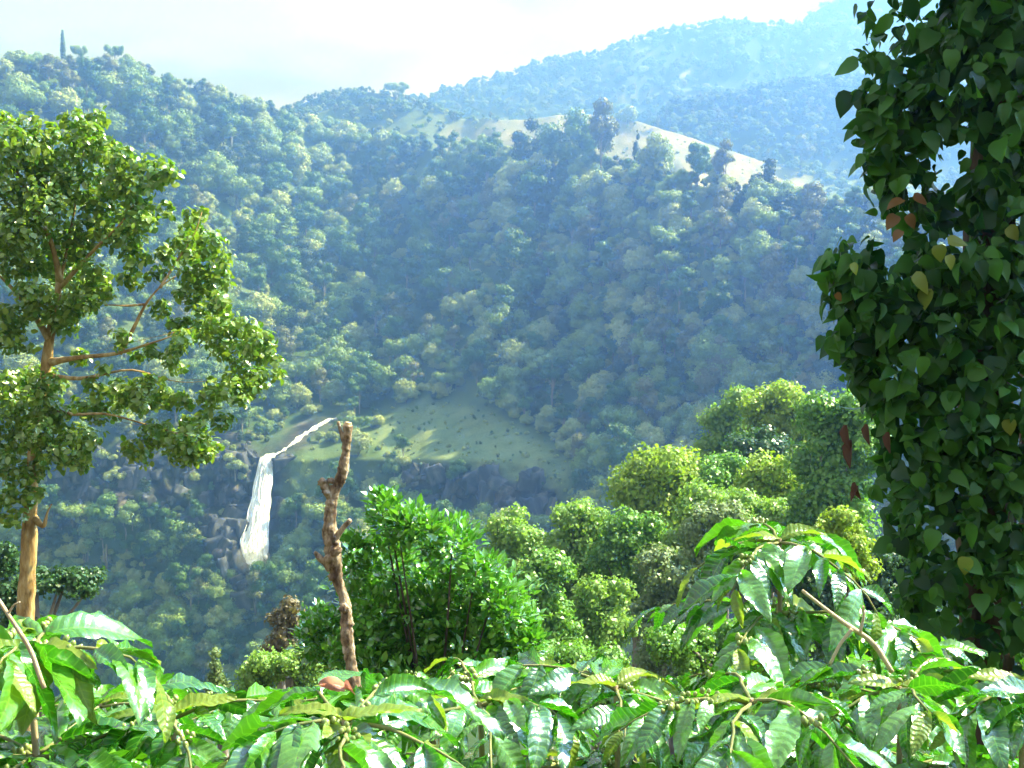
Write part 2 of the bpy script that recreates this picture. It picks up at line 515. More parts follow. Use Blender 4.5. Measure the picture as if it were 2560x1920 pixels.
def hill_depth(px, py):
    px = np.asarray(px, float); py = np.asarray(py, float)
    sh = np.broadcast(px, py).shape
    px = np.broadcast_to(px, sh); py = np.broadcast_to(py, sh)
    ix = np.clip(np.searchsorted(TAB_X, px) - 1, 0, len(TAB_X) - 2)
    fx = np.clip((px - TAB_X[ix]) / (TAB_X[ix + 1] - TAB_X[ix]), 0, 1); fx = fx * fx * (3 - 2 * fx) * 0.5 + fx * 0.5
    iy = np.clip(np.searchsorted(-TAB_Y, -py) - 1, 0, len(TAB_Y) - 2)
    fy = np.clip((py - TAB_Y[iy]) / (TAB_Y[iy + 1] - TAB_Y[iy]), 0, 1.3)
    r = (TAB_R[iy, ix] * (1 - fx) + TAB_R[iy, ix + 1] * fx) * (1 - fy) + (TAB_R[iy + 1, ix] * (1 - fx) + TAB_R[iy + 1, ix + 1] * fx) * fy
    k = np.clip((1750 - py) / 400, 0, 1)
    r = r + k * (20 * fbm(px / 330 + py / 900, py / 420, 21, 3) + 5 * fbm(px / 90, py / 70, 27, 3))
    # the stream's notch and the rock walls either side
    c = np.exp(-((px - 655) / 75) ** 2) * np.clip((1480 - py) / 60, 0, 1) * np.clip((py - 950) / 150, 0, 1)
    r = r + 9 * c
    rocky = np.maximum(soft(px, py, POLY_CLIFF_L, 30), soft(px, py, POLY_CLIFF_R, 25))
    r = r + rocky * (12 * np.abs(fbm(px / 30, py / 75, 31, 4)) + 9 * fbm(px / 70 + py / 60, py / 45, 33, 3))
    r = r - 6 * soft(px, py, POLY_LEDGE, 20)
    return r


cx = np.concatenate([np.arange(-900, -60, 24), np.arange(-60, 2620, 8), np.arange(2620, 3400, 24)]).astype(float)
tt = np.linspace(0, 1, 190)
yc = crest_y(cx) + 5 * fbm(cx / 60, cx * 0, 41, 3)
PY = 1750 + (yc[None] - 1750) * tt[:, None]
PX = np.repeat(cx[None], len(tt), 0)
R_ = hill_depth(PX, PY)
H = at(PX, PY, R_)
# near edge of the valley floor and the back of the ridge
front = np.stack([np.stack([(cx - 1280) / F * y, np.full_like(cx, y), np.full_like(cx, z)], -1) for y, z in ((112, -52.5), (190, -90), (260, -118))])
top = H[-1]
back = np.stack([top + np.array([0, 0, 0]) + np.stack([(cx - 1280) / F * d, np.full_like(cx, d), np.full_like(cx, z)], -1) for d, z in ((14, 0.5), (45, -10), (140, -55), (420, -150), (900, -230))])
HV = np.concatenate([front, H, back])
me = raw_mesh('hillside', HV, grid_quads(HV.shape[0], HV.shape[1]), mat=M['hillside'], smooth=True)
rockm = np.maximum.reduce([soft(PX, PY, POLY_CLIFF_R), 0.85 * soft(PX, PY, POLY_CLIFF_L), soft(PX, PY, POLY_LEDGE), soft(PX, PY, POLY_FALL, 18)])
rockm = np.clip(rockm * (0.55 + 0.9 * fbm(PX / 50, PY / 35, 51, 4) + 0.35), 0, 1)
drym = np.maximum(np.maximum(soft(PX, PY, POLY_CLEAR, 18), 0.35 * soft(PX, PY, POLY_SIDE, 18)), 0.4 * (fbm(PX / 120, PY / 80, 52) > 0.25))
for nm, arr in (('rock', rockm), ('dry', drym)):
    full = np.zeros(HV.shape[:2], np.float32)
    full[3:3 + len(tt)] = arr
    a = me.attributes.new(nm, 'FLOAT', 'POINT'); a.data.foreach_set('value', full.ravel())
o = link('hillside', me); o['kind'] = 'structure'


def ridge(name, prof, base_y, d_top, d_base, mat, lump, seed, drop=260, dry=None, x_step=9):
    """one range of hills: its skyline as seen from here, its foot nearer to us, its back falling away behind"""
    px = np.arange(prof[0][0], prof[-1][0] + 1, x_step).astype(float)
    y1 = np.interp(px, [p[0] for p in prof], [p[1] for p in prof]) + lump * fbm(px / 34, px * 0, seed, 4, 0.6)
    t = np.linspace(0, 1, 46)
    y0 = np.maximum(np.full_like(px, base_y), y1 + 12)
    YY = y0[None] + (y1 - y0)[None] * t[:, None]
    XX = np.repeat(px[None], len(t), 0)
    D = d_base + (d_top - d_base) * t[:, None] ** 0.9 + 0 * XX
    e = np.sin(np.clip(t, 0, 1) * math.pi)[:, None]
    D = D + (d_top - d_base) * 0.22 * fbm(XX / 150 + YY / 260, YY / 190, seed + 3, 4) * (0.35 + e)
    V = at(XX, YY, D)
    bk = np.stack([V[-1] + np.stack([(px - 1280) / F * d, np.full_like(px, d), np.full_like(px, z)], -1) for d, z in ((15, 0), (d_top * .04, -drop * .2), (d_top * .12, -drop))])
    VV = np.concatenate([V, bk])
    me = raw_mesh(name, VV, grid_quads(len(VV), len(px)), mat=mat, smooth=True)
    full = np.zeros(VV.shape[:2], np.float32)
    if dry is not None:
        full[:len(t)] = dry(XX, YY)
    a = me.attributes.new('dry', 'FLOAT', 'POINT'); a.data.foreach_set('value', full.ravel())
    o = link(name, me); o['kind'] = 'structure'
    return o, (lambda qx, qt: at(qx, np.interp(qx, px, y0) + (np.interp(qx, px, y1) - np.interp(qx, px, y0)) * qt,
                                 d_base + (d_top - d_base) * qt ** 0.9)), V, XX, YY


POLY_TAWNY = [(1100, 330), (1330, 282), (1480, 272), (1620, 296), (1760, 340), (1860, 385), (1960, 420), (2040, 470), (1900, 520), (1500, 470), (1130, 420)]
PROF_B = [(560, 330), (780, 285), (850, 268), (1000, 262), (1080, 275), (1160, 296), (1300, 300), (1400, 288), (1480, 285), (1600, 306), (1750, 352), (1900, 402), (2000, 425), (2100, 432), (2250, 445), (2560, 470), (3200, 520)]
B = ridge('hill', PROF_B, 520, 1040, 930, M['hill'], 3, 61, dry=lambda x, y: np.clip(soft(x, y, POLY_TAWNY, 22) * (0.85 + 0.5 * fbm(x / 40, y / 14, 62, 4)), 0, 1))
C_ = ridge('mountain_spur', [(1560, 420), (1620, 340), (1685, 252), (1760, 246), (1835, 244), (1917, 220), (2003, 206), (2136, 202), (2300, 190), (2560, 170), (3000, 150)], 480, 1130, 1050, M['mountain'], 5, 71)
F_ = ridge('far_hill', [(600, 330), (720, 275), (784, 249), (856, 231), (903, 228), (949, 235), (1013, 250), (1070, 262), (1200, 330)], 400, 1160, 1070, M['mountain'], 3, 81)
D_ = ridge('mountain', [(820, 300), (1000, 262), (1059, 249), (1200, 205), (1280, 188), (1367, 156), (1494, 142), (1529, 126), (1604, 100), (1685, 78), (1743, 70), (1801, 56), (1835, 60), (1917, 66), (1975, 73), (2060, 66), (2250, 60), (2560, 70), (3200, 110)], 470, 1620, 1290, M['mountain'], 6, 91,
           dry=lambda x, y: np.clip(soft(x, y, [(1690, 180), (1760, 150), (1800, 152), (1760, 185), (1710, 200)], 8) * 0.9 + 0.25 * (fbm(x / 90, y / 40, 95) > 0.3), 0, 1))
E_ = ridge('mountain_peak', [(1900, 120), (1992, 66), (2026, 44), (2044, 26), (2073, 10), (2110, -4), (2200, -20), (2350, -34), (2560, -40), (3200, -30)], 200, 1740, 1660, M['mountain'], 5, 101, drop=150)

# ------------------------------------------------------------------ foliage kit
CARD = leaf_template([0, 0.5, 1.0], [0.16, 0.42, 0.10], across=2, fold=0.35, droop=0.35)
KITE = (np.array([[0, 0, 0], [-0.40, 0.5, 0.10], [0, 1, -0.2], [0.40, 0.5, 0.10]]), np.array([[0, 1, 2, 3]])[:, ::-1].copy(), np.array([[.5, 0], [0, .5], [.5, 1], [1, .5]]))
SIMPLE = leaf_template([0, 0.28, 0.62, 1.0], [0.05, 0.26, 0.23, 0.02], across=2, fold=0.3, droop=0.22)
ROUND = leaf_template([0, 0.3, 0.7, 1.0], [0.07, 0.33, 0.29, 0.03], across=2, fold=0.22, droop=0.2)
HEART = leaf_template([-0.06, 0.1, 0.35, 0.65, 0.88, 1.0], [0.24, 0.40, 0.42, 0.28, 0.1, 0.01], across=2, fold=0.2, droop=0.25)


def lobe_cards(lobes, n, size, r, out_bias=0.9, jit=0.65, up=0.25, shell=(0.75, 1.06), cull=True):
    """points, frames and sizes of leaves spread over the shells of ellipsoid lobes"""
    C = np.array([l[0] for l in lobes], float); A = np.array([l[1] for l in lobes], float)
    w = (A[:, 0] * A[:, 2]) ** 1.0; w = w / w.sum()
    k = r.choice(len(lobes), n, p=w)
    d = unit(r.normal(size=(n, 3)))
    s = r.uniform(shell[0], shell[1], n)
    # each lobe has a lumpy skin
    lump = 1 + 0.16 * np.sin(d[:, 0] * 6 + k * 1.7) * np.sin(d[:, 1] * 5 + k) + 0.12 * np.sin(d[:, 2] * 9 + k * 2.3)
    P = C[k] + d * A[k] * (s * lump)[:, None]
    nrm = unit(d / A[k])
    if cull:
        keep = np.ones(n, bool)
        for j in range(len(lobes)):
            q = (P - C[j]) / A[j]
            keep &= ~(((q ** 2).sum(1) < 0.55) & (k != j))
        P, nrm, k, d = P[keep], nrm[keep], k[keep], d[keep]
        n = len(P)
    nn = unit(nrm * out_bias + np.array([0, 0, up]) + r.normal(size=(n, 3)) * jit)
    t = unit(np.cross(nn, r.normal(size=(n, 3)))) + np.array([0, 0, -0.25])
    return P, frames(t, nn), size * r.uniform(0.65, 1.3, n), k


def cores(lobes, f=0.78, nu=8, nv=5, seed=0):
    V0, Q0 = ball_quads(nu, nv)
    out = []
    for i, (c, a) in enumerate(lobes):
        wob = 1 + 0.15 * np.sin(V0[:, :1] * 4 + i) * np.cos(V0[:, 1:2] * 3 + i * 2 + seed)
        out.append((V0 * np.asarray(a) * f * wob + np.asarray(c), Q0))
    return join(out)


def make_lobes(r, n, rad, height, lobe, flat=0.8, z0=0.0, shape='round'):
    L = []
    for i in range(n):
        for _ in range(30):
            p = r.uniform(-1, 1, 3)
            if shape == 'column':
                p[2] = -1 + 2 * i / (n - 1)
                break
            if shape == 'cone':
                lim = 1 - (p[2] + 1) / 2 * 0.92
                if math.hypot(p[0], p[1]) < lim:
                    break
            elif shape == 'umbrella':
                if math.hypot(p[0], p[1]) < 1 and p[2] > 0.1 - 0.5 * math.hypot(p[0], p[1]):
                    break
            elif (p ** 2).sum() < 1:
                break
        s = lobe * r.uniform(0.5, 1.5)
        if shape == 'column':
            s = lobe * (0.35 + 0.75 * math.sin(math.pi * (0.12 + 0.86 * i / (n - 1))))
        if shape == 'cone':
            s *= 1.15 - 0.4 * (p[2] + 1)
        L.append(((p[0] * rad, p[1] * rad, z0 + (p[2] + 1) / 2 * height), (s, s, s * flat)))
    return L


KINDS = []                                     # (name, crown mesh, trunk mesh, joined mesh, crown radius, height)
KSPEC = [
    # name,            shape,     rad, crown h, trunk h, lobes, lobe r, cards, card, mat
    ('round pale green', 'round', 3.9, 6.5, 3.0, 13, 1.7, 1700, 0.85, 2),
    ('broad mid green', 'round', 5.2, 6.5, 3.0, 17, 1.7, 2000, 0.85, 1),
    ('tall oval green', 'round', 3.0, 10.0, 4.0, 14, 1.5, 1600, 0.8, 0),
    ('dark dense', 'round', 4.0, 8.0, 2.5, 14, 1.8, 1700, 0.8, 3),
    ('flat topped', 'umbrella', 5.0, 4.4, 5.5, 15, 1.5, 1500, 0.8, 1),
    ('slender conical', 'cone', 2.2, 10.5, 2.0, 14, 1.3, 1200, 0.8, 3),
    ('low bushy', 'round', 3.0, 3.2, 0.6, 10, 1.5, 1000, 0.8, 2),
    ('greyish loose', 'round', 3.2, 7.0, 5.0, 11, 1.35, 1000, 0.85, 4),
    ('slender columnar', 'column', 0.12, 12.0, 0.8, 24, 0.8, 900, 0.6, 3),
    ('tall bare-stemmed', 'round', 2.6, 4.6, 9.5, 9, 1.25, 900, 0.75, 0),
]
KCOL = bpy.data.collections.new('forest_tree_kinds')     # sources of the far wood; not part of the scene itself
for ki, (kn, shp, rad, hh, th, nl, lr, nc, cs, mi) in enumerate(KSPEC):
    r = np.random.default_rng(100 + ki)
    lobes = make_lobes(r, nl, rad, hh, lr, z0=th, shape=shp)
    P, R, S, _ = lobe_cards(lobes, nc * 3, cs * 0.62, r, shell=(0.72, 1.1), jit=0.42, up=0.15, out_bias=1.1)
    cv, cq, _ = stamp(*KITE, P, R, S)
    kv, kq = cores(lobes, 0.72, 6, 4, ki)
    V, Q = join([(cv, cq), (kv, kq)])
    crown = raw_mesh('crown_' + kn, V, Q, mat=M['forest%d' % mi])
    path = smooth_path([(0, 0, -4), (0.1, 0, 0), (0.25, 0.15, th * 0.7), (0.1, 0.1, th + hh * 0.6)], 10)
    tv, tq = tube(path, np.linspace(0.34, 0.12, 10), 6, 0.2, ki)
    br = []
    for b in range(4):
        c = np.array(lobes[b][0]); s = path[5 + b % 3]
        br.append(tube(smooth_path([s, (s + c) / 2 + np.array([0, 0, .3]), c], 6), np.linspace(0.14, 0.05, 6), 5))
    tv, tq = join([(tv, tq)] + br)
    trunk = raw_mesh('trunk_' + kn, tv, tq, mat=M['forest_bark'])
    JV, JQ = join([(V, Q), (tv, tq)])
    jm = raw_mesh('tree_' + kn, JV, JQ, mats=[M['forest%d' % mi], M['forest_bark']], midx=np.concatenate([np.zeros(len(Q)), np.ones(len(tq))]))
    jo = bpy.data.objects.new('kind_%d' % ki, jm); KCOL.objects.link(jo)
    KINDS.append((kn, crown, trunk, rad, th + hh))


def instancer(name, P, rot, scl, idx, label=None):
    me = bpy.data.meshes.new(name)
    P = np.asarray(P, np.float32)
    me.vertices.add(len(P)); me.vertices.foreach_set('co', P.ravel())
    for nm, ty, arr in (('turn', 'FLOAT', rot), ('size', 'FLOAT', scl), ('kind', 'INT', idx)):
        a = me.attributes.new(nm, ty, 'POINT'); a.data.foreach_set('value', np.asarray(arr, np.float32 if ty == 'FLOAT' else np.int32))
    me.update()
    o = link(name, me)
    ng = bpy.data.node_groups.new(name, 'GeometryNodeTree')
    ng.interface.new_socket('Geometry', in_out='INPUT', socket_type='NodeSocketGeometry')
    ng.interface.new_socket('Geometry', in_out='OUTPUT', socket_type='NodeSocketGeometry')
    n, l = ng.nodes, ng.links
    gi, go = n.new('NodeGroupInput'), n.new('NodeGroupOutput')
    ci = n.new('GeometryNodeCollectionInfo'); ci.inputs['Collection'].default_value = KCOL
    ci.inputs['Separate Children'].default_value = True; ci.inputs['Reset Children'].default_value = True
    ip = n.new('GeometryNodeInstanceOnPoints'); ip.inputs['Pick Instance'].default_value = True
    def attr(nm, ty):
        q = n.new('GeometryNodeInputNamedAttribute'); q.data_type = ty; q.inputs['Name'].default_value = nm
        return q.outputs['Attribute']
    cx_ = n.new('ShaderNodeCombineXYZ')
    l.new(attr('turn', 'FLOAT'), cx_.inputs[2])
    l.new(gi.outputs[0], ip.inputs['Points']); l.new(ci.outputs[0], ip.inputs['Instance'])
    l.new(attr('kind', 'INT'), ip.inputs['Instance Index']); l.new(cx_.outputs[0], ip.inputs['Rotation'])
    l.new(attr('size', 'FLOAT'), ip.inputs['Scale'])
    l.new(ip.outputs[0], go.inputs[0])
    md = o.modifiers.new('scatter', 'NODES'); md.node_group = ng
    o['kind'] = 'stuff'
    if label:
        o['label'] = label; o['category'] = 'forest'
    return o


# ------------------------------------------------------------------ the forest on the hillside
pts = []
y = 1745.0
row = 0
while y > 120:
    x = -420.0 + (row % 2) * 20
    while x < 2980:
        d = float(hill_depth(np.array([x]), np.array([y]))[0]) if (row % 6 == 0 and int(x) % 5 == 0) else None
        pts.append((x, y))
        x += 58
    y -= 31
    row += 1
pts = np.array(pts)
pts = pts + rng.uniform(-1, 1, pts.shape) * np.array([29, 20])
pts = pts[pts[:, 1] > crest_y(pts[:, 0]) + 1]
crest_pts = np.stack([np.arange(-400, 2900, 21.0), np.zeros(158)], -1)[:158]
crest_pts[:, 0] += rng.uniform(-9, 9, len(crest_pts)); crest_pts[:, 1] = crest_y(crest_pts[:, 0]) + rng.uniform(2, 9, len(crest_pts))
is_crest = np.concatenate([np.zeros(len(pts), bool), np.ones(len(crest_pts), bool)])
pts = np.vstack([pts, crest_pts])
px_, py_ = pts[:, 0], pts[:, 1]
u = rng.random(len(pts))
keep = ~in_poly(px_, py_, POLY_FALL) & ~(in_poly(px_, py_, POLY_CLEAR) & (u > 0.06))
keep &= ~(in_poly(px_, py_, POLY_CLIFF_L) & (u > 0.12)) & ~(in_poly(px_, py_, POLY_CLIFF_R) & (u > 0.10)) & ~(in_poly(px_, py_, POLY_LEDGE) & (u > 0.1))
below = (px_ > 580) & (px_ < 720) & (py_ > 1430) & (py_ < 1475)
keep &= ~below & ~(in_poly(px_, py_, POLY_SIDE) & (u > 0.12))
for sx_, sy_ in ((690, 1136), (715, 1122), (740, 1104), (765, 1084), (790, 1068), (815, 1054), (840, 1046)):
    keep &= ~((np.abs(px_ - sx_) < 34) & (py_ > sy_ - 8) & (py_ < sy_ + 80))
keep &= ~((px_ > 575) & (px_ < 700) & (py_ > 1400) & (py_ < 1500))
pts, is_crest = pts[keep], is_crest[keep]
px_, py_ = pts[:, 0], pts[:, 1]
dep = hill_depth(px_, py_)
PW = at(px_, py_, dep)
n = len(PW)
zone_noise = fbm(px_ / 150, py_ / 110, 77, 3)
kd = np.zeros(n, int)
u = rng.random(n)
for i in range(n):
    if is_crest[i]:
        kd[i] = [0, 1, 2, 3, 4, 5, 7][int(u[i] * 7)] if px_[i] < 420 else ([5, 5, 2, 0, 3][int(u[i] * 5)] if px_[i] < 820 else [0, 1, 3, 7, 2][int(u[i] * 5)])
    else:
        w = [0.24, 0.2, 0.14, 0.12, 0.1, 0.04, 0.06, 0.1]
        if zone_noise[i] > 0.15:
            w = [0.32, 0.2, 0.05, 0.02, 0.14, 0.0, 0.17, 0.1]
        elif zone_noise[i] < -0.2:
            w = [0.1, 0.15, 0.22, 0.28, 0.06, 0.06, 0.03, 0.1]
        kd[i] = int(np.searchsorted(np.cumsum(w) / sum(w), u[i]))
kd = np.clip(kd, 0, 7)
kd = np.where(~is_crest & (rng.random(n) < 0.07), 9, kd)
sz = 0.9 + 1.3 * rng.random(n) ** 1.4 * np.where(rng.random(n) < 0.08, 1.35, 1.0)
sz = np.where(is_crest, sz * 0.72, sz)
sz = sz * np.clip(dep / 560, 0.8, 1.5)
sz = sz * np.where(in_poly(px_, py_, POLY_CLIFF_L) | in_poly(px_, py_, POLY_CLEAR), 0.5, 1.0)
hpx = np.array([k[4] for k in KINDS])[kd] * sz * F / dep
room = np.maximum(py_ - crest_y(px_), 0) + 22 + 12 * rng.random(n) + np.where(px_ > 1060, 38 * rng.random(n) ** 2, 0)
sz = sz * np.clip(room / hpx, 0.25, 1.0)
PW[:, 2] -= 0.6 + 1.5 * sz
rot = rng.uniform(0, 6.28, n)
# which trees show largest
app = sz * np.array([k[3] for k in KINDS])[kd] / dep
near_left_tree = (px_ < 640) & (py_ > 300) & (py_ < 1150) & (px_ < 560)
hidden = near_left_tree | (px_ > 2230) | (px_ < 10) | (py_ > 1640) | ((px_ > 1240) & (py_ > 1230)) | ((px_ > 1780) & (py_ > 960)) | ((px_ > 860) & (px_ < 1330) & (py_ > 1330)) | (py_ < 60)
score = np.where(hidden, -1, app)
pick = np.argsort(-score)[:292]
indiv = np.zeros(n, bool); indiv[pick] = True


def zone(px, py):
    if py > 1400:
        return 'low in the gorge left of the waterfall foot' if px < 600 else 'in the blue shade below the foot of the waterfall'
    if py > 1060 and px < 900:
        return 'on the dark cliffs left of the waterfall' if px < 620 else 'between the waterfall and the broken trunk'
    if py > 960:
        return 'on the slope just above the waterfall stream' if px < 900 else ('at the edge of the grassy clearing' if px < 1450 else 'right of the grassy clearing above the dome tree')
    if px < 1000:
        if py < 330:
            return 'just under the left skyline'
        return 'on the sunlit slope beside the left tree' if px < 700 else ('high on the sunlit slope at the head of the gully' if py < 640 else 'in the gully above the waterfall stream')
    if py < 560:
        return 'in the shaded wood under the tawny hilltop' if px < 1600 else 'in the shaded wood left of the vine top'
    if py < 760:
        return 'halfway up the shaded slope in the middle' if px < 1550 else 'halfway up the shaded slope near the vine column'
    return 'low on the shaded slope above the grassy clearing' if px < 1550 else 'low on the shaded slope behind the spreading tree'


for i in np.where(indiv)[0]:
    kn, crown, trunk, rad, ht = KINDS[kd[i]]
    t = thing('forest_tree', '%s %s tree %s' % ('large' if sz[i] > 1.5 else 'smaller', kn, zone(px_[i], py_[i])), 'tree', PW[i], 'forest trees across the valley')
    t.rotation_euler = (0, 0, rot[i]); t.scale = (sz[i],) * 3
    link('trunk', trunk, t); link('crown', crown, t)
r_ = ~indiv
# bushes and saplings that close the gaps between the crowns
bx_ = rng.uniform(-420, 2980, 9000); by_ = rng.uniform(150, 1745, 9000)
ok = (by_ > crest_y(bx_) + 6) & ~in_poly(bx_, by_, POLY_FALL) & ~(in_poly(bx_, by_, POLY_CLEAR) & (rng.random(9000) > 0.25)) & ~in_poly(bx_, by_, POLY_CLIFF_R) & ~(in_poly(bx_, by_, POLY_CLIFF_L) & (rng.random(9000) > 0.4)) & ~in_poly(bx_, by_, POLY_LEDGE)
tx_ = rng.uniform(920, 1430, 260); ty_ = rng.uniform(1000, 1250, 260); tk_ = in_poly(tx_, ty_, POLY_CLEAR)
bx_, by_ = np.concatenate([bx_[ok], tx_[tk_]]), np.concatenate([by_[ok], ty_[tk_]])
bd_ = hill_depth(bx_, by_)
bP = at(bx_, by_, bd_)
bs_ = rng.uniform(0.4, 1.25, len(bP)) * np.clip(bd_ / 560, 0.8, 1.4) * np.where(in_poly(bx_, by_, POLY_CLEAR) | in_poly(bx_, by_, POLY_SIDE), 0.32, 1)
bk_ = rng.choice([6, 6, 6, 3, 0, 2], len(bP))
bs_ = np.where(bk_ == 6, bs_, bs_ * 0.5)
bP[:, 2] -= 0.3
instancer('undergrowth', bP, rng.uniform(0, 6.28, len(bP)), bs_, bk_, 'low bushes and saplings between the forest trees')
instancer('forest', PW[r_], rot[r_], sz[r_], kd[r_], 'dense mixed forest covering the valley side behind the waterfall')

# woods on the ranges behind
for nm, (ob, fn, V, XX, YY), cnt, smin, smax, x0, x1, lab in (
        ('hill_wood', B, 900, 0.5, 0.95, 700, 2700, 'scattered trees and scrub round the tawny hilltop'),
        ('spur_wood', C_, 1500, 0.5, 1.05, 1580, 2800, 'dark blue hazy wood on the spur below the mountain'),
        ('far_wood', F_, 420, 0.5, 0.85, 620, 1180, 'hazy wood on the small far hill in the saddle'),
        ('mountain_wood', D_, 2600, 0.7, 1.35, 840, 3000, 'pale hazy forest covering the long mountain'),
        ('peak_wood', E_, 500, 0.75, 1.35, 1900, 3000, 'faint hazy forest on the farthest mountain')):
    q = rng.random((cnt, 2))
    nrow, ncol = V.shape[:2]
    xs = XX[0]
    qx = x0 + q[:, 0] * (x1 - x0)
    j = np.clip(np.searchsorted(xs, qx), 0, ncol - 1)
    crest = rng.random(cnt) < 0.22
    i = np.where(crest, nrow - 1, (q[:, 1] ** 0.6 * (nrow - 1)).astype(int))
    Pp = V[i, j].copy()
    ppx, ppy = XX[i, j], YY[i, j]
    k = np.ones(cnt, bool)
    kk = rng.choice([0, 1, 2, 3, 4, 7], cnt)
    if nm == 'hill_wood':
        tw = in_poly(ppx, ppy, POLY_TAWNY)
        k = ~tw | (rng.random(cnt) < 0.35)
        kk = np.where(tw | (rng.random(cnt) < 0.45), 6, kk)
    s = rng.uniform(smin, smax, cnt) * np.where(crest, 0.7, 1)
    if nm == 'hill_wood':
        s = np.where(tw, s * 0.4, s)
    Pp[:, 2] -= 2.0 * s
    instancer(nm, Pp[k], rng.uniform(0, 6.28, cnt)[k], s[k], kk[k], lab)


Vb, Xb, Yb = B[2], B[3], B[4]
inside = np.argwhere(in_poly(Xb, Yb, POLY_TAWNY) & (Yb < 470))
pk = inside[rng.choice(len(inside), 70, replace=False)]
instancer('pasture_scrub', Vb[pk[:, 0], pk[:, 1]] - np.array([0, 0, 0.4]), rng.uniform(0, 6.28, 70), rng.uniform(0.15, 0.5, 70), rng.choice([6, 6, 0, 3], 70), 'small bushes dotted over the tawny pasture')


# single trees one can pick out on the skyline and round the tawny hill
def single(px, ytop, ybase, depth, kind, name, label, width=1.0, lean=0.0):
    kn, crown, trunk, rad, ht = KINDS[kind]
    p = at(px, ybase, depth)
    top = at(px, ytop, depth)
    s = float(top[2] - p[2]) / ht
    t = thing(name, label, 'tree', p)
    t.scale = (s * width, s * width, s)
    t.rotation_euler = (0, lean, random.uniform(0, 6))
    link('trunk', trunk, t); link('crown', crown, t)
    return t


def hd(px, py):
    return float(hill_depth(np.array([px]), np.array([py]))[0])


single(159, 76, 172, hd(159, 160) + 4, 8, 'cypress_tree', 'tall thin columnar tree standing alone on the left crest', 0.9)
single(198, 120, 176, hd(198, 165), 4, 'umbrella_tree', 'small flat topped tree just right of the thin columnar tree', 0.62)
single(288, 118, 182, hd(288, 168), 4, 'umbrella_tree', 'taller spreading tree with a bare stem on the left crest', 0.62)
single(325, 138, 180, hd(325, 175), 0, 'round_tree', 'round dark tree on the crest right of the spreading tree', 1.0)
single(42, 130, 190, hd(42, 172), 0, 'round_tree', 'big rounded tree on the crest near the left edge', 1.3)
single(86, 136, 190, hd(86, 170), 1, 'round_tree', 'rounded tree between the edge tree and the columnar tree', 1.0)
single(990, 212, 262, 1140, 4, 'umbrella_tree', 'lone umbrella shaped tree on the skyline saddle', 1.05)
single(1505, 268, 445, hd(1505, 420) + 2, 7, 'tall_tree', 'tallest wispy tree rising in front of the tawny hilltop', 0.85)
single(1421, 298, 440, hd(1421, 412), 1, 'round_tree', 'dark broad tree left of the tallest wispy tree', 0.9)
single(1338, 295, 440, hd(1338, 405), 3, 'round_tree', 'dark tree at the left end of the tawny pasture', 0.9)
single(1592, 308, 420, hd(1592, 436), 5, 'conifer_tree', 'thin pointed tree in front of the tawny pasture', 0.55)
single(1652, 345, 480, hd(1652, 448), 0, 'round_tree', 'round headed dark tree low on the tawny pasture', 0.85)
single(1745, 358, 495, hd(1745, 464), 2, 'round_tree', 'dark upright tree at the pasture edge, centre right', 0.95)
single(1812, 362, 480, hd(1812, 477), 7, 'bare_tree', 'thin pale twiggy tree right of the dark upright tree', 0.8)
single(1908, 398, 530, hd(1908, 494), 3, 'round_tree', 'dark tree at the right foot of the tawny pasture', 0.85)
single(2003, 348, 432, 1040, 7, 'tall_tree', 'lone hazy tree behind the right shoulder of the pasture', 1.0)
single(1570, 276, 312, 1040, 6, 'small_tree', 'small tree on the rim of the tawny hilltop', 0.8)
single(1646, 292, 328, 1040, 7, 'small_tree', 'tiny thin tree on the right rim of the tawny hilltop', 0.6)

# ------------------------------------------------------------------ the waterfall
def water_mat():
    m, nt, out = new_mat('white_water')
    N, L = nt.nodes, nt.links
    tc = N.new('ShaderNodeTexCoord'); mp = N.new('ShaderNodeMapping'); mp.inputs['Scale'].default_value = (1, 1, 0.22)
    L.new(tc.outputs['Object'], mp.inputs['Vector'])
    no = N.new('ShaderNodeTexNoise'); no.inputs['Scale'].default_value = 1.1; no.inputs['Detail'].default_value = 6
    L.new(mp.outputs[0], no.inputs['Vector'])
    rp = ramp(nt, [(0.34, (0.66, 0.71, 0.76)), (0.55, (0.86, 0.89, 0.93))]); L.new(no.outputs['Fac'], rp.inputs[0])
    bs = N.new('ShaderNodeBsdfPrincipled'); bs.inputs['Roughness'].default_value = 0.6
    L.new(rp.outputs[0], bs.inputs['Base Color'])
    bp = N.new('ShaderNodeBump'); bp.inputs['Strength'].default_value = 0.7; bp.inputs['Distance'].default_value = 0.6
    L.new(no.outputs['Fac'], bp.inputs['Height']); L.new(bp.outputs[0], bs.inputs['Normal'])
    L.new(bs.outputs[0], out.inputs['Surface'])
    return m


M['water'] = water_mat()
wf = bpy.data.objects.new('waterfall', None); COL.objects.link(wf)
WF0 = at(640, 1420, hd(640, 1420))
wf.location = WF0
wf['kind'] = 'structure'; wf['label'] = 'white waterfall dropping down the cliff from a slanting stream'


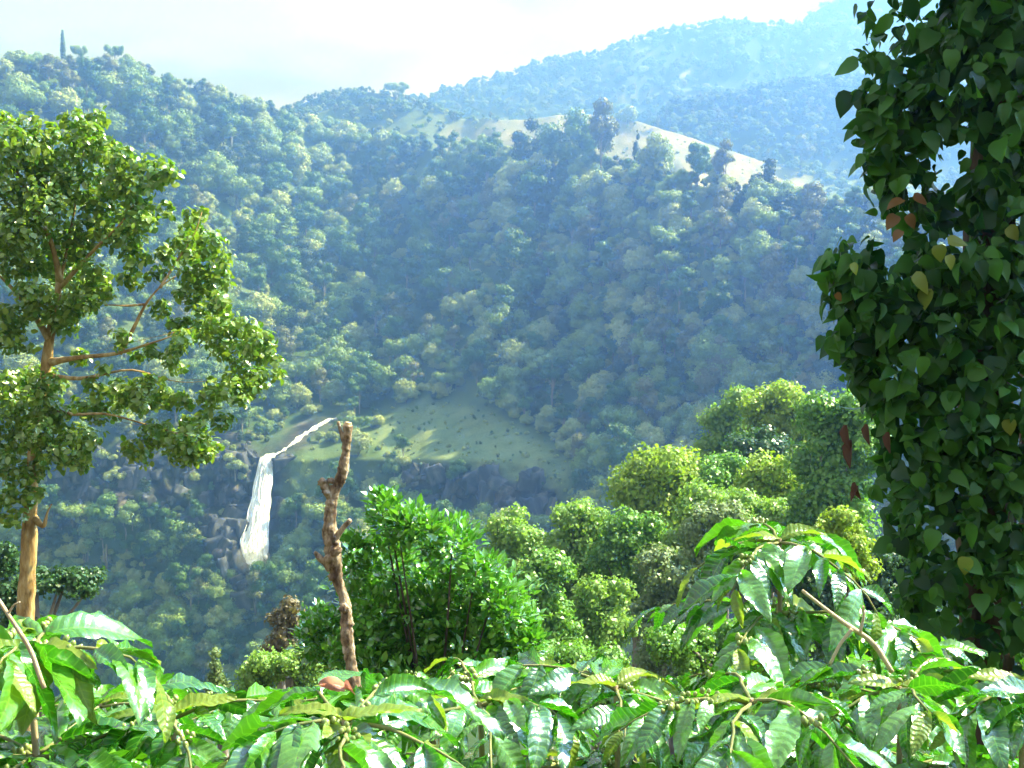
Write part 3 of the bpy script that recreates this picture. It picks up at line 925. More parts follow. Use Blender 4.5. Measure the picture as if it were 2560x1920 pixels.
def water_sheet(name, rows, lift, seed, thick=1.2, n=70, m=14, rag=3.0):
    rows = np.array(rows, float)
    t = np.interp(np.linspace(rows[0, 0], rows[-1, 0], n), rows[:, 0], np.arange(len(rows)))
    yy = np.interp(t, np.arange(len(rows)), rows[:, 0])
    xl = np.interp(t, np.arange(len(rows)), rows[:, 1]) + rag * fbm(yy / 13, t * 0, seed, 5, 0.6)
    xr = np.interp(t, np.arange(len(rows)), rows[:, 2]) + rag * fbm(yy / 13, t * 0 + 5, seed + 1, 5, 0.6)
    u = np.linspace(0, 1, m)
    X = xl[:, None] + (xr - xl)[:, None] * u[None]
    Yp = np.repeat(yy[:, None], m, 1)
    D0 = hill_depth(X, Yp)
    dm = D0.min(1)
    lin = np.linspace(dm[0], dm[-1], n)
    D = (lin - max(0.0, float((lin - dm).max())) - lift)[:, None]
    global FALL_LAST
    FALL_LAST = D[:, 0]
    bul = np.sin(u * math.pi)[None] * thick * (1 + 0.9 * fbm(X / 5, Yp / 22, seed + 2, 4))
    Fr = at(X, Yp, D - bul)
    Bk = at(X, Yp, D + thick * 0.8 + 0 * X)
    V = np.concatenate([Fr.reshape(-1, 3), Bk.reshape(-1, 3)])
    g = grid_quads(n, m)
    q2 = g[:, ::-1] + n * m
    e = []
    for i in range(n - 1):
        a, b = i * m, (i + 1) * m
        e.append((a, b, b + n * m, a + n * m)); a += m - 1; b += m - 1
        e.append((b, a, a + n * m, b + n * m))
    for j in range(m - 1):
        e.append((j + 1, j, j + n * m, j + 1 + n * m)); k = (n - 1) * m + j
        e.append((k, k + 1, k + 1 + n * m, k + n * m))
    return link(name, raw_mesh(name, V - WF0, np.vstack([g, q2, np.array(e)]), mat=M['water'], smooth=True), wf)


ROWS = np.array([(1134, 670, 689), (1141, 655, 687), (1152, 650, 682), (1213, 637, 675), (1286, 623, 669), (1334, 611, 665), (1358, 604, 666), (1390, 611, 662), (1410, 619, 651), (1428, 629, 635)], float)
fall_body = water_sheet('falling_water', ROWS, 1.5, 5, thick=1.5, n=170, m=26, rag=8.0)
FALL_LAST = np.interp(np.linspace(0, 1, 150), np.linspace(0, 1, 170), FALL_LAST)
FALL_D = np.interp(np.arange(1100, 1440), np.linspace(1134, 1428, 150), FALL_LAST)
r = np.random.default_rng(404)
wparts = []
for i in range(90):
    u0 = r.uniform(0, 1) ** 0.9 if i % 3 else r.choice([r.uniform(0, .08), r.uniform(.92, 1)])
    ya = 1131 + 26 * r.random() ** 3 + 14 * abs(u0 - 0.7) + (0 if i % 4 else r.uniform(0, 200)); yb = r.uniform(1330, 1430) if i % 4 else min(1420, ya + r.uniform(50, 140))
    lim = 1430 - 60 * abs(u0 - 0.5) ** 1.5 * 2.0
    yb = min(yb, lim)
    if yb - ya < 25:
        continue
    yy = np.linspace(ya, yb, 26)
    uw = u0 + 0.16 * fbm(yy / 60 + i * 3.1, yy * 0, 7, 3)
    xx = np.interp(yy, ROWS[:, 0], ROWS[:, 1]) * (1 - uw) + np.interp(yy, ROWS[:, 0], ROWS[:, 2]) * uw + 1.6 * fbm(yy / 18 + i, yy * 0 + i, 8, 2)
    dd = np.interp(yy, np.arange(1100, 1440), FALL_D) - 1.5 * math.sin(math.pi * min(1, max(0, u0))) + r.uniform(-.6, .3)
    w = (0.16 + 0.34 * r.random() ** 2) * (0.7 + 0.5 * (yy - 1134) / 260) * np.minimum(1, np.minimum((yy - ya) / 22 + 0.12, (yb - yy) / 26 + 0.05)) * (1 + 0.35 * fbm(yy / 9 + i * 2, yy * 0, 9, 2))
    wparts.append(tube(at(xx, yy, dd) - WF0, np.maximum(w, 0.05), 6, 0.3, i))
v, q = join(wparts)
link('water_strands', raw_mesh('water_strands', v, q, mat=M['water'], smooth=True), wf)
wparts = []
for i in range(46):                                   # spray thrown off at the foot
    x_ = r.normal(637, 17) if i < 46 else r.normal(664, 16); y_ = r.uniform(1365, 1432) if i < 46 else r.uniform(1126, 1142)
    if i < 46 and abs(x_ - 637) > (1440 - y_) * 0.6:
        continue
    wparts.append((ball_quads(6, 4)[0] * r.uniform(.35, 1.0) * np.array([1, 1, 1.5]) + at(x_, y_, float(np.interp(y_, np.arange(1100, 1440), FALL_D)) - 1.5 + r.uniform(-1, 1)) - WF0, ball_quads(6, 4)[1]))
v, q = join(wparts)
link('spray', raw_mesh('spray', v, q, mat=M['water'], smooth=True), wf)
mm_, nt_, out_ = new_mat('spray_mist')
mv_ = nt_.nodes.new('ShaderNodeVolumePrincipled')
mv_.inputs['Density'].default_value = 0.05; mv_.inputs['Color'].default_value = (0.95, 0.97, 1.0, 1); mv_.inputs['Absorption Color'].default_value = (1, 1, 1, 1)
nt_.links.new(mv_.outputs[0], out_.inputs['Volume'])
V0, Q0 = ball_quads(24, 14)
mc_ = at(636, 1396, float(FALL_D[-40]) - 1.0)
mist_v = V0 * np.array([7.5, 4.5, 8.5]) * (1 + 0.25 * fbm(V0[:, 0] * 2, V0[:, 2] * 2 + V0[:, 1], 12, 3)[:, None])
o = link('mist', raw_mesh('mist', mist_v, Q0, mat=mm_, smooth=True), None, mc_); o['kind'] = 'stuff'
o['label'] = 'thin white spray hanging round the foot of the waterfall'; o['category'] = 'mist'
# the stream slanting down to the lip: stations along it, narrow across
sp = smooth_path(np.array([(690, 1136, 13), (712, 1124, 15), (738, 1104, 13), (760, 1086, 12), (775, 1078, 9), (800, 1062, 10), (822, 1050, 7), (845, 1046, 4)], float), 44)
dirp = unit(np.gradient(sp[:, :2], axis=0)); nr = np.stack([-dirp[:, 1], dirp[:, 0]], -1)
sw = sp[:, 2] * (0.85 + 0.95 * fbm(np.arange(44) * 0.5, np.zeros(44), 3, 3))
uu = np.linspace(-0.5, 0.5, 6)
SX = sp[:, 0][:, None] + nr[:, :1] * sw[:, None] * uu; SY = sp[:, 1][:, None] + nr[:, 1:] * sw[:, None] * uu
SD = hill_depth(sp[:, 0], sp[:, 1])[:, None] - 3.0 - 1.0 * np.cos(uu * math.pi)[None]
fr_ = at(SX, SY, SD).reshape(-1, 3); bk_ = at(SX, SY, SD + 2.2).reshape(-1, 3)
g = grid_quads(44, 6)
link('upper_stream', raw_mesh('upper_stream', np.concatenate([fr_, bk_]) - WF0, np.vstack([g, g[:, ::-1] + 264]), mat=M['water'], smooth=True), wf)

M['rock'] = bark_mat('gorge_rock', (0.02, 0.024, 0.034), (0.05, 0.058, 0.075), 0.5, 1.0, (1, 1, 0.3), c3=(0.15, 0.155, 0.175))
rock_me = []
for i in range(6):
    V0, Q0 = ball_quads(18, 13)
    ang = np.sign(V0) * np.abs(V0) ** 0.4                        # blocky, then broken
    ang = ang * (1 + 0.45 * fbm(V0[:, 0] * 1.7 + i * 5, V0[:, 2] * 1.9 + V0[:, 1] * 1.3, 60 + i, 4)[:, None]) + 0.22 * np.stack([fbm(V0[:, 2] * 5 + i, V0[:, 1] * 4, 70, 2), fbm(V0[:, 0] * 5 + i, V0[:, 2] * 5, 71, 2), fbm(V0[:, 0] * 4, V0[:, 1] * 5 + i, 72, 2)], -1)
    rock_me.append(raw_mesh('rock', ang, Q0, mat=M['rock']))
hs_ = bpy.data.objects['hillside']
rr = np.random.default_rng(91)
cnt = 0
while cnt < 230:
    x_, y_ = rr.uniform(120, 1420), rr.uniform(1070, 1520)
    near_fall = in_poly(x_, y_, POLY_FALL) and not (in_poly(x_, y_, [(635, 1090), (860, 1010), (860, 1060), (700, 1150), (690, 1440), (600, 1440), (600, 1330)]))
    ok_ = in_poly(x_, y_, POLY_CLIFF_R) or near_fall or in_poly(x_, y_, POLY_LEDGE) or (in_poly(x_, y_, POLY_CLIFF_L) and rr.random() < 0.6)
    if not ok_ or (x_ > 900 and rr.random() < 0.3):
        continue
    k_ = 0.4 + 1.1 * rr.random() ** 1.5
    o = link('rock', rock_me[int(rr.integers(0, 6))], hs_, at(x_, y_, hd(x_, y_) + 0.4 + 0.8 * k_))
    o.scale = (k_ * rr.uniform(1.4, 5.0), k_ * 2.4, k_ * rr.uniform(1.6, 5.0))
    o.rotation_euler = (rr.uniform(-.45, .2), rr.uniform(-.6, .6), rr.uniform(-.9, .9))
    cnt += 1

# ------------------------------------------------------------------ middle-distance trees
def tone(*c):
    return [tuple(x) for x in c]


LM = {
    'yellowgreen': leaf_mat('leaf_yellowgreen', tone((0.14, 0.25, 0.018), (0.27, 0.37, 0.045)), 0.5, 0.4, 0.35),
    'green': leaf_mat('leaf_green', tone((0.06, 0.18, 0.02), (0.16, 0.31, 0.045)), 0.4, 0.5, 0.3),
    'pale': leaf_mat('leaf_pale', tone((0.12, 0.24, 0.03), (0.23, 0.36, 0.08)), 0.45, 0.4, 0.3),
    'grey': leaf_mat('leaf_grey', tone((0.09, 0.17, 0.05), (0.20, 0.27, 0.11)), 0.5, 0.4, 0.2),
    'brown': leaf_mat('leaf_brown', tone((0.12, 0.10, 0.055), (0.20, 0.17, 0.10)), 0.6, 0.3, 0.2),
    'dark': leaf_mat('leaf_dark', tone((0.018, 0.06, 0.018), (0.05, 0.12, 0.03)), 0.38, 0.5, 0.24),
}
M['bark'] = bark_mat('grey_bark', (0.10, 0.08, 0.06), (0.28, 0.25, 0.21), 3.0)


def mid_tree(name, label, depth, blobs, mat, card=0.30, dens=1.0, trunk_r=0.2, lobe_px=38, seed=0, tmpl=KITE, skirt=True):
    """blobs: (px, py, rx, ry) of the crown's masses as seen; each becomes a cluster of leafy lobes with depth"""
    r = np.random.default_rng(seed)
    k = depth / F
    blobs = [(bx, by, rx * 1.12, ry * 1.06) for (bx, by, rx, ry) in blobs] if depth > 30 else blobs
    lobes = []
    if skirt:
        blobs = list(blobs) + [(bx + r.uniform(-.3, .3) * rx, by + ry * 1.3, rx * 1.15, ry * 1.0) for (bx, by, rx, ry) in blobs[-2:]]
    for (bx, by, rx, ry) in blobs:
        c = at(bx, by, depth)
        nl = max(3, int(rx * ry / lobe_px ** 2 * 2.6))
        for i in range(nl):
            d = unit(r.normal(size=3)); d[1] = d[1] * 0.9
            s = r.uniform(0.45, 0.85)
            lr = lobe_px * k * r.uniform(0.7, 1.2)
            lobes.append((c + d * np.array([max(rx - lobe_px * .7, 4), max(rx - lobe_px * .7, 4), max(ry - lobe_px * .7, 4)]) * k * s ** 0.5, (lr, lr, lr * 0.85)))
    cen = np.mean([l[0] for l in lobes], axis=0)
    base = np.array([cen[0], cen[1], float(near_h(cen[0], cen[1]))])
    t = thing(name, label, 'tree', base)
    area = sum(l[1][0] * l[1][2] for l in lobes)
    card = card * 0.62
    nc = int(min(24000, dens * 9.0 * area / (card * card * 0.36)))
    P, R, S, _ = lobe_cards(lobes, nc, card, r, shell=(0.66, 1.2), jit=0.6, up=0.35)
    v, q, _ = stamp(tmpl[0], tmpl[1], None, P, R, S)
    kv, kq = cores(lobes, 0.66, 6, 4, seed)
    V, Q = join([(v, q), (kv, kq)])
    cr = link('crown', raw_mesh('crown', V - base, Q, mat=LM[mat]), t)
    tp = smooth_path([base + [0, 0, -0.3], base * 0.6 + cen * 0.4 + r.normal(size=3) * 0.15, cen], 12)
    parts = [tube(tp, np.linspace(trunk_r, trunk_r * 0.4, 12), 8, 0.2, seed)]
    for i in r.choice(len(lobes), min(7, len(lobes)), replace=False):
        s = tp[7]; c = np.array(lobes[i][0])
        parts.append(tube(smooth_path([s, (s + c) / 2 + [0, 0, .1], c], 7), np.linspace(trunk_r * 0.4, trunk_r * 0.12, 7), 5))
    v, q = join(parts)
    link('trunk', raw_mesh('trunk', v - base, q, mat=M['bark'], smooth=True), t)
    return t


mid_tree('dome_tree', 'smooth domed yellow-green tree rising against the blue valley', 62, [(1660, 1165, 90, 62), (1600, 1225, 75, 80), (1715, 1225, 78, 85), (1655, 1250, 100, 90), (1650, 1310, 130, 80)], 'yellowgreen', card=0.42, lobe_px=42, seed=1)
mid_tree('pale_tree', 'pale grey-green tree with two small heads above the dome tree', 80, [(1845, 1000, 50, 45), (1790, 1050, 38, 45), (1835, 1080, 40, 60)], 'pale', card=0.42, lobe_px=26, seed=2)
mid_tree('spreading_tree', 'yellow-green spreading tree highest of the near slope trees', 74, [(1960, 1010, 90, 65), (1900, 1040, 60, 70), (1990, 1090, 100, 80)], 'yellowgreen', card=0.42, lobe_px=36, seed=3)
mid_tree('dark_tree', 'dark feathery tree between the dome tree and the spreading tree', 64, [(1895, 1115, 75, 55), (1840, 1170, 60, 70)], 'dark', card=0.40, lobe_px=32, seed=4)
mid_tree('bright_topped_tree', 'small round tree with a bright yellow lit top and dark middle', 50, [(1930, 1165, 62, 50), (1930, 1235, 58, 60), (1890, 1210, 50, 60), (1975, 1215, 50, 60)], 'yellowgreen', card=0.30, lobe_px=28, seed=5, skirt=False)
mid_tree('slope_tree', 'broad pale green tree filling the slope below the bright topped tree', 46, [(1850, 1290, 110, 70), (1960, 1310, 110, 80), (1770, 1270, 80, 70)], 'pale', card=0.28, lobe_px=34, seed=25)
mid_tree('slope_tree', 'mid green tree wedged between the dome tree and the dark feathery tree', 56, [(1810, 1190, 70, 80), (1790, 1270, 80, 70)], 'green', card=0.3, lobe_px=32, seed=26)
mid_tree('leafy_tree', 'large leafy green tree behind the left edge of the vine column', 44, [(2090, 1040, 95, 80), (2150, 1120, 90, 100), (2060, 1150, 80, 100), (2110, 1240, 110, 90)], 'green', card=0.30, lobe_px=40, seed=6)
mid_tree('bushy_tree', 'pale bushy tree just right of the glossy round bush', 56, [(1290, 1325, 75, 62), (1270, 1400, 70, 80)], 'pale', card=0.33, lobe_px=32, seed=7)
mid_tree('tall_shrub_tree', 'mid green tree with pointed top left of the dome tree', 51, [(1440, 1285, 62, 55), (1430, 1370, 85, 75), (1480, 1320, 70, 60)], 'pale', card=0.30, lobe_px=32, seed=8)
mid_tree('spreading_shrub_tree', 'green tree directly below the dome tree', 48, [(1590, 1330, 90, 60), (1640, 1370, 90, 60), (1560, 1400, 90, 70)], 'green', card=0.28, lobe_px=32, seed=9)
mid_tree('low_pale_tree', 'low pale yellow-green tree with dark hollow to its right', 38, [(1510, 1480, 70, 60), (1490, 1560, 90, 70)], 'pale', card=0.24, lobe_px=30, seed=10)
mid_tree('grey_green_tree', 'grey-green small-leaved tree behind the tall coffee bush', 42, [(1670, 1440, 95, 75), (1700, 1540, 110, 90)], 'grey', card=0.25, lobe_px=34, seed=11)
mid_tree('dark_hollow_tree', 'dark green tree between the round bush and the low pale tree', 36, [(1360, 1450, 75, 80), (1370, 1560, 90, 80)], 'green', card=0.24, lobe_px=32, seed=12)
mid_tree('silvery_shrub', 'silvery grey shrub below the bright topped tree', 40, [(1800, 1285, 70, 32), (1850, 1320, 60, 40), (1760, 1330, 60, 40)], 'grey', card=0.22, lobe_px=24, seed=13)
mid_tree('yellow_flowering_bush', 'yellow-topped bush above the tall coffee bush', 22, [(2110, 1290, 50, 34), (2070, 1330, 50, 40), (2140, 1350, 60, 50)], 'yellowgreen', card=0.13, lobe_px=24, seed=14)
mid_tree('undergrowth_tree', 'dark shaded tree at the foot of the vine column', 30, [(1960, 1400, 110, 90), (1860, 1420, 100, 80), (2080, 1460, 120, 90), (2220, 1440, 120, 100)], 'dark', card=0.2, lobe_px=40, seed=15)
mid_tree('shrub', 'leafy green shrub between the low pale tree and the coffee leaves', 22, [(1480, 1650, 110, 60), (1360, 1660, 100, 60)], 'green', card=0.13, lobe_px=34, seed=21)
mid_tree('shrub', 'dark leafy shrub behind the tallest coffee bush', 20, [(1700, 1620, 110, 70), (1840, 1600, 110, 70), (1960, 1580, 100, 80)], 'green', card=0.13, lobe_px=34, seed=22)
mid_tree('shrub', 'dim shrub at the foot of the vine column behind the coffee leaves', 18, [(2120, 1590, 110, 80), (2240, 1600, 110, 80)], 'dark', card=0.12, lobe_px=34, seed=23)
mid_tree('brown_shrub', 'greyish brown upright shrub left of the broken trunk', 30, [(722, 1515, 22, 30), (700, 1545, 28, 32), (738, 1560, 30, 34), (712, 1590, 46, 40), (690, 1620, 36, 40)], 'brown', card=0.17, lobe_px=20, seed=16)
mid_tree('low_shrub', 'low grey-green shrub at the foot of the brown shrub', 26, [(700, 1650, 90, 40), (790, 1660, 80, 50), (640, 1690, 70, 40)], 'pale', card=0.14, lobe_px=26, seed=17)
mid_tree('conifer_tip', 'small pale pointed treetop above the coffee leaves', 30, [(538, 1640, 7, 22), (538, 1665, 15, 20), (540, 1690, 26, 24), (545, 1715, 38, 26), (550, 1745, 50, 30)], 'grey', card=0.14, lobe_px=12, seed=18)
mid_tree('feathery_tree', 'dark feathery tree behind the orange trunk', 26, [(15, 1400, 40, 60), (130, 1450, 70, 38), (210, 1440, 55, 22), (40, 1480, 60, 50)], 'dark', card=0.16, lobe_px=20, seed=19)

# ------------------------------------------------------------------ near plants: leaves as single parts
def pick_visible(P, size, limit):
    """indices of the leaves that show largest: nearest in each little cell of the view, biggest first"""
    x, y, d = pix(P)
    s = np.asarray(size) / d * F
    cell = max(6.0, float(np.median(s)) * 0.6)
    key = (np.floor(x / cell) * 100003 + np.floor(y / cell)).astype(np.int64)
    order = np.argsort(d)
    _, first = np.unique(key[order], return_index=True)
    vis = order[first]
    inb = (x[vis] > -10) & (x[vis] < 2570) & (y[vis] > -10) & (y[vis] < 1930)
    vis = vis[inb]
    vis = vis[np.argsort(-s[vis])]
    return vis[:limit]


def put_leaves(parent, base, tmpl, mat, P, R, S, limit=300, name='leaf', mass='foliage'):
    me = raw_mesh(name, tmpl[0], tmpl[1], tmpl[2], mat=mat, smooth=True)
    sel = pick_visible(P, S, limit)
    m = np.ones(len(P), bool); m[sel] = False
    for i in sel:
        o = link(name, me, parent)
        mx = np.eye(4); mx[:3, :3] = R[i] * S[i]; mx[:3, 3] = P[i] - base
        o.matrix_basis = Matrix(mx.tolist())
    if m.any():
        v, q, uv = stamp(tmpl[0], tmpl[1], tmpl[2], P[m], R[m], S[m])
        o = link(mass, raw_mesh(mass, v - base, q, uv, mat=mat, smooth=True), parent)
        o['kind'] = 'stuff'


# ---- the tree on the left
DT = 14.0
kpx = DT / F
lt_base = at(62, 1590, DT); lt_base[2] = float(near_h(lt_base[0], DT))
lt = thing('broadleaf_tree', 'tall tree with orange-brown trunk and yellow-green clumps at the left edge', 'tree', lt_base)
M['orange_bark'] = bark_mat('orange_bark', (0.22, 0.13, 0.045), (0.46, 0.31, 0.12), 9.0, 0.6, c3=(0.60, 0.48, 0.26))
M['lt_leaf'] = leaf_mat('left_tree_leaves', tone((0.03, 0.10, 0.012), (0.09, 0.20, 0.02), (0.24, 0.32, 0.05)), 0.3, 0.9, 0.3)


def px_tube(pts, depth, base, n=16, sides=8, rough=0.15, seed=0):
    """pts: (px, py, width px, depth offset)"""
    a = np.array(pts, float)
    p = at(a[:, 0], a[:, 1], depth + a[:, 3])
    w = smooth_path(np.column_stack([p, a[:, 2] * depth / F / 2]), n)
    rad = 0.88 * w[:, 3] * (np.linspace(1, 0.3, n) if sides < 8 else 1.0) * (1 + 0.12 * noise2(np.arange(n) * 0.8, np.zeros(n) + seed, seed))
    v, q = tube(w[:, :3], rad, sides, rough, seed)
    return v - base, q


tr = px_tube([(60, 1640, 60, 0), (66, 1500, 50, 0), (72, 1380, 46, 0), (76, 1290, 48, 0), (80, 1180, 38, 0), (95, 1060, 34, 0), (112, 950, 32, 0), (122, 850, 30, 0.05), (140, 760, 24, 0.1), (150, 700, 22, 0.1)], DT, lt_base, 40)
tr2 = tube(np.array([[0, 0, -0.3], [0, 0, 0.5], tr[0][0] * 1.0]), [0.2, 0.17, 0.14], 8)
gpath = smooth_path(np.vstack([[0, 0, -0.3], at(60, 1640, DT) - lt_base]), 8)
tr2 = tube(gpath, np.linspace(0.19, 0.130, 8), 8, 0.1)
v, q = join([tr, tr2])
link('trunk', raw_mesh('trunk', v, q, mat=M['orange_bark'], smooth=True), lt)
for b in ([(150, 705, 22, .1), (140, 640, 20, 0), (110, 560, 20, -.2), (70, 490, 18, -.3), (45, 430, 14, -.3), (20, 380, 10, -.2)],
          [(122, 850, 24, 0), (95, 800, 20, .1), (40, 730, 18, .2), (0, 690, 14, .3), (-60, 640, 12, .3)],
          [(128, 905, 22, 0), (180, 895, 18, -.1), (300, 885, 16, -.2), (345, 868, 13, -.2), (420, 845, 10, -.3), (480, 820, 8, -.3)],
          [(300, 885, 14, -.2), (330, 830, 14, -.2), (360, 765, 12, -.2), (395, 720, 10, -.3), (440, 690, 7, -.3)],
          [(130, 940, 14, 0), (200, 950, 11, -.2), (280, 930, 11, -.3), (335, 918, 10, -.3), (385, 940, 9, -.3), (450, 960, 6, -.2), (540, 950, 5, -.1)],
          [(365, 760, 9, -.2), (320, 765, 8, -.3), (260, 762, 6, -.3)],
          [(150, 720, 16, .1), (220, 640, 14, -.1), (270, 590, 13, -.3), (305, 560, 11, -.3), (340, 500, 8, -.2)],
          [(400, 720, 9, -.3), (450, 640, 8, -.2), (490, 580, 7, -.2), (505, 530, 5, -.1)],
          [(80, 1290, 26, 0), (110, 1320, 20, -.1), (118, 1280, 16, -.1), (130, 1260, 10, -.1)],
          [(100, 1010, 16, 0), (180, 1040, 12, -.2), (260, 1030, 9, -.2), (360, 1060, 8, -.1), (470, 1090, 7, 0)],
          [(140, 760, 12, .1), (180, 560, 11, .1), (200, 440, 9, 0), (215, 340, 6, 0)]):
    v, q = px_tube(b, DT, lt_base, 16, 7, 0.12, len(b))
    link('branch', raw_mesh('branch', v, q, mat=M['orange_bark'], smooth=True), lt)
LTC = [(217, 316, 62), (200, 350, 55), (245, 365, 50), (90, 328, 62), (36, 388, 80), (110, 400, 80), (199, 430, 100), (290, 420, 70), (350, 431, 75), (400, 430, 38), (290, 510, 95), (90, 540, 110), (362, 533, 62), (180, 640, 105),
       (36, 640, 95), (310, 630, 60), (150, 775, 72), (90, 760, 60), (200, 760, 55), (506, 600, 66), (497, 550, 36), (470, 620, 45), (518, 684, 78), (570, 650, 38), (494, 793, 66), (450, 800, 40), (579, 829, 72), (651, 885, 58), (620, 920, 60), (690, 930, 24), (591, 943, 70), (543, 975, 55), (600, 1000, 36),
       (392, 1010, 58), (370, 970, 40), (482, 1106, 58), (500, 1060, 45), (430, 1090, 50), (362, 1094, 62), (253, 1022, 62), (169, 1094, 78), (205, 1155, 28), (60, 974, 92), (36, 1064, 84), (100, 1100, 60), (36, 823, 70), (30, 1173, 56), (70, 1230, 42), (20, 1270, 50), (-60, 500, 120), (-70, 760, 130), (-80, 1000, 120), (-60, 330, 90), (240, 700, 60), (330, 1000, 40), (440, 1010, 40), (255, 920, 22), (540, 1040, 40), (330, 700, 36), (410, 770, 30), (430, 900, 40), (310, 970, 36), (240, 960, 30), (80, 1030, 70), (110, 980, 50), (85, 1150, 50), (130, 1030, 50), (380, 870, 26), (470, 730, 36), (120, 470, 80), (260, 570, 70), (420, 520, 22), (640, 850, 40), (560, 760, 30), (450, 1120, 40), (520, 1130, 36), (390, 690, 34), (420, 640, 30), (300, 850, 28), (350, 880, 24), (200, 880, 30), (455, 860, 40)]
r = np.random.default_rng(55)
lobes = []
for (bx, by, br) in LTC:
    c = at(bx, by, DT + r.uniform(-0.45, 0.45))
    for _ in range(4):
        d = unit(r.normal(size=3)) * br * kpx * 0.55
        rr_ = br * kpx * r.uniform(0.42, 0.62)
        lobes.append((c + d, (rr_, rr_, rr_ * 0.8)))
P, R, S, _ = lobe_cards(lobes, 30000, 0.085, r, shell=(0.6, 1.18), jit=0.55, up=0.5, out_bias=0.75)
put_leaves(lt, lt_base, ROUND, M['lt_leaf'], P, R, S, 300)

# ---- the broken trunk
DS = 7.6
ds_base = at(885, 1700, DS); ds_base[2] = float(near_h(ds_base[0], DS))
st = thing('broken_trunk', 'bare knobbly broken trunk with cut stubs in front of the waterfall valley', 'dead tree', ds_base)
M['dead_bark'] = bark_mat('dead_bark', (0.10, 0.06, 0.035), (0.38, 0.28, 0.17), 20.0, 1.0, (1, 1, 0.45), c3=(0.62, 0.53, 0.39))
M['cut_wood'] = bark_mat('cut_wood', (0.50, 0.33, 0.15), (0.68, 0.52, 0.30), 20.0, 0.2)


def stump_part(name, pts, mat, n=24, rough=0.25, seed=0, sides=10):
    a = np.array(pts, float)
    p = at(a[:, 0], a[:, 1], DS + a[:, 3])
    w = smooth_path(np.column_stack([p, a[:, 2] * 0.84 * DS / F / 2]), n)
    rad = w[:, 3] * (1 + 0.30 * fbm(np.linspace(0, 1, n) * (9 if n > 100 else 4), np.zeros(n), seed, 2))
    v, q = tube(w[:, :3], rad, sides, rough, seed)
    return link(name, raw_mesh(name, v - ds_base, q, mat=mat, smooth=True), st)


def stump_knob(px, py, rpx, off, seed, squash=0.8):
    V0, Q0 = ball_quads(16, 11)
    r_ = rpx * 0.8 * DS / F
    wob = 1 + 0.5 * fbm(V0[:, 0] * 2.2 + seed, V0[:, 2] * 2.4 + V0[:, 1] * 1.7, seed, 3)[:, None]
    v = V0 * wob * np.array([r_, r_ * 0.8, r_ * squash]) + at(px, py, DS + off) - ds_base
    return link('knob', raw_mesh('knob', v, Q0, mat=M['dead_bark'], smooth=True), st)


gp = at(890, 1720, DS)
stump_part('trunk', [(892, 2300, 62, .0), (890, 1720, 46, 0), (878, 1670, 42, 0), (866, 1580, 40, 0), (866, 1505, 34, .02), (842, 1450, 36, .02), (832, 1382, 46, 0), (823, 1312, 36, 0), (828, 1255, 34, 0), (838, 1215, 30, 0)], M['dead_bark'], 200, 0.2, 3, 18)
stump_part('upper_limb', [(832, 1240, 34, 0), (850, 1200, 36, 0), (859, 1170, 32, 0), (864, 1130, 25, 0), (868, 1095, 22, 0), (870, 1064, 26, 0)], M['dead_bark'], 60, 0.2, 5, 16)
stump_part('prong', [(862, 1105, 15, 0), (852, 1080, 12, -.01), (845, 1054, 9, -.02)], M['dead_bark'], 10, 0.2, 6, 8)
stump_part('cut_face', [(869, 1070, 26, -.004), (870, 1060, 25, -.004), (871, 1056, 20, -.004)], M['cut_wood'], 6, 0.1, 7, 8)
stump_part('stub', [(838, 1345, 26, 0), (856, 1322, 18, -.03), (876, 1300, 13, -.05)], M['dead_bark'], 10, 0.25, 8, 8)
stump_part('stub', [(826, 1418, 26, 0), (806, 1402, 18, -.03), (786, 1380, 13, -.04)], M['dead_bark'], 10, 0.3, 9, 8)
stump_part('stub', [(828, 1250, 26, 0), (814, 1222, 24, -.02), (804, 1198, 18, -.03)], M['dead_bark'], 10, 0.35, 10, 8)
for i, (x_, y_, r2, of) in enumerate([(806, 1205, 15, -.04), (826, 1202, 13, -.03), (816, 1232, 13, -.04), (832, 1352, 22, -.02), (838, 1378, 20, -.04), (822, 1398, 20, -.03), (824, 1330, 18, -.02), (838, 1412, 18, .0), (862, 1520, 18, -.02), (872, 1560, 16, .0), (834, 1440, 17, 0)]):
    stump_knob(x_, y_, r2, of, 20 + i)

# ---- the glossy round bush
DB = 9.6
M['dark_stem'] = bark_mat('bush_stems', (0.03, 0.025, 0.015), (0.08, 0.06, 0.04), 9.0)
bb = at(1090, 1720, DB); bb[2] = float(near_h(bb[0], DB))
bush = thing('round_bush', 'glossy dark green round bush right behind the broken trunk', 'bush', bb)
M['bush_leaf'] = leaf_mat('bush_leaves', tone((0.028, 0.13, 0.012), (0.06, 0.23, 0.018), (0.16, 0.38, 0.04)), 0.26, 1.0, 0.22, coat=1.0)
BC = [(965, 1265, 42), (960, 1310, 70), (910, 1370, 72), (1020, 1330, 78), (1085, 1330, 62), (1130, 1385, 85), (1200, 1400, 60), (895, 1440, 66), (1000, 1420, 90), (1190, 1470, 80), (1260, 1500, 75), (1290, 1560, 62), (900, 1520, 60), (960, 1520, 80), (1080, 1490, 95), (1180, 1560, 95), (1060, 1590, 100), (950, 1610, 85),
      (800, 1560, 52), (790, 1610, 50), (850, 1640, 60), (1250, 1630, 85), (1150, 1660, 90), (1050, 1690, 90), (930, 1690, 80), (1320, 1620, 55)]
r = np.random.default_rng(66)
lobes = []
kb = DB / F
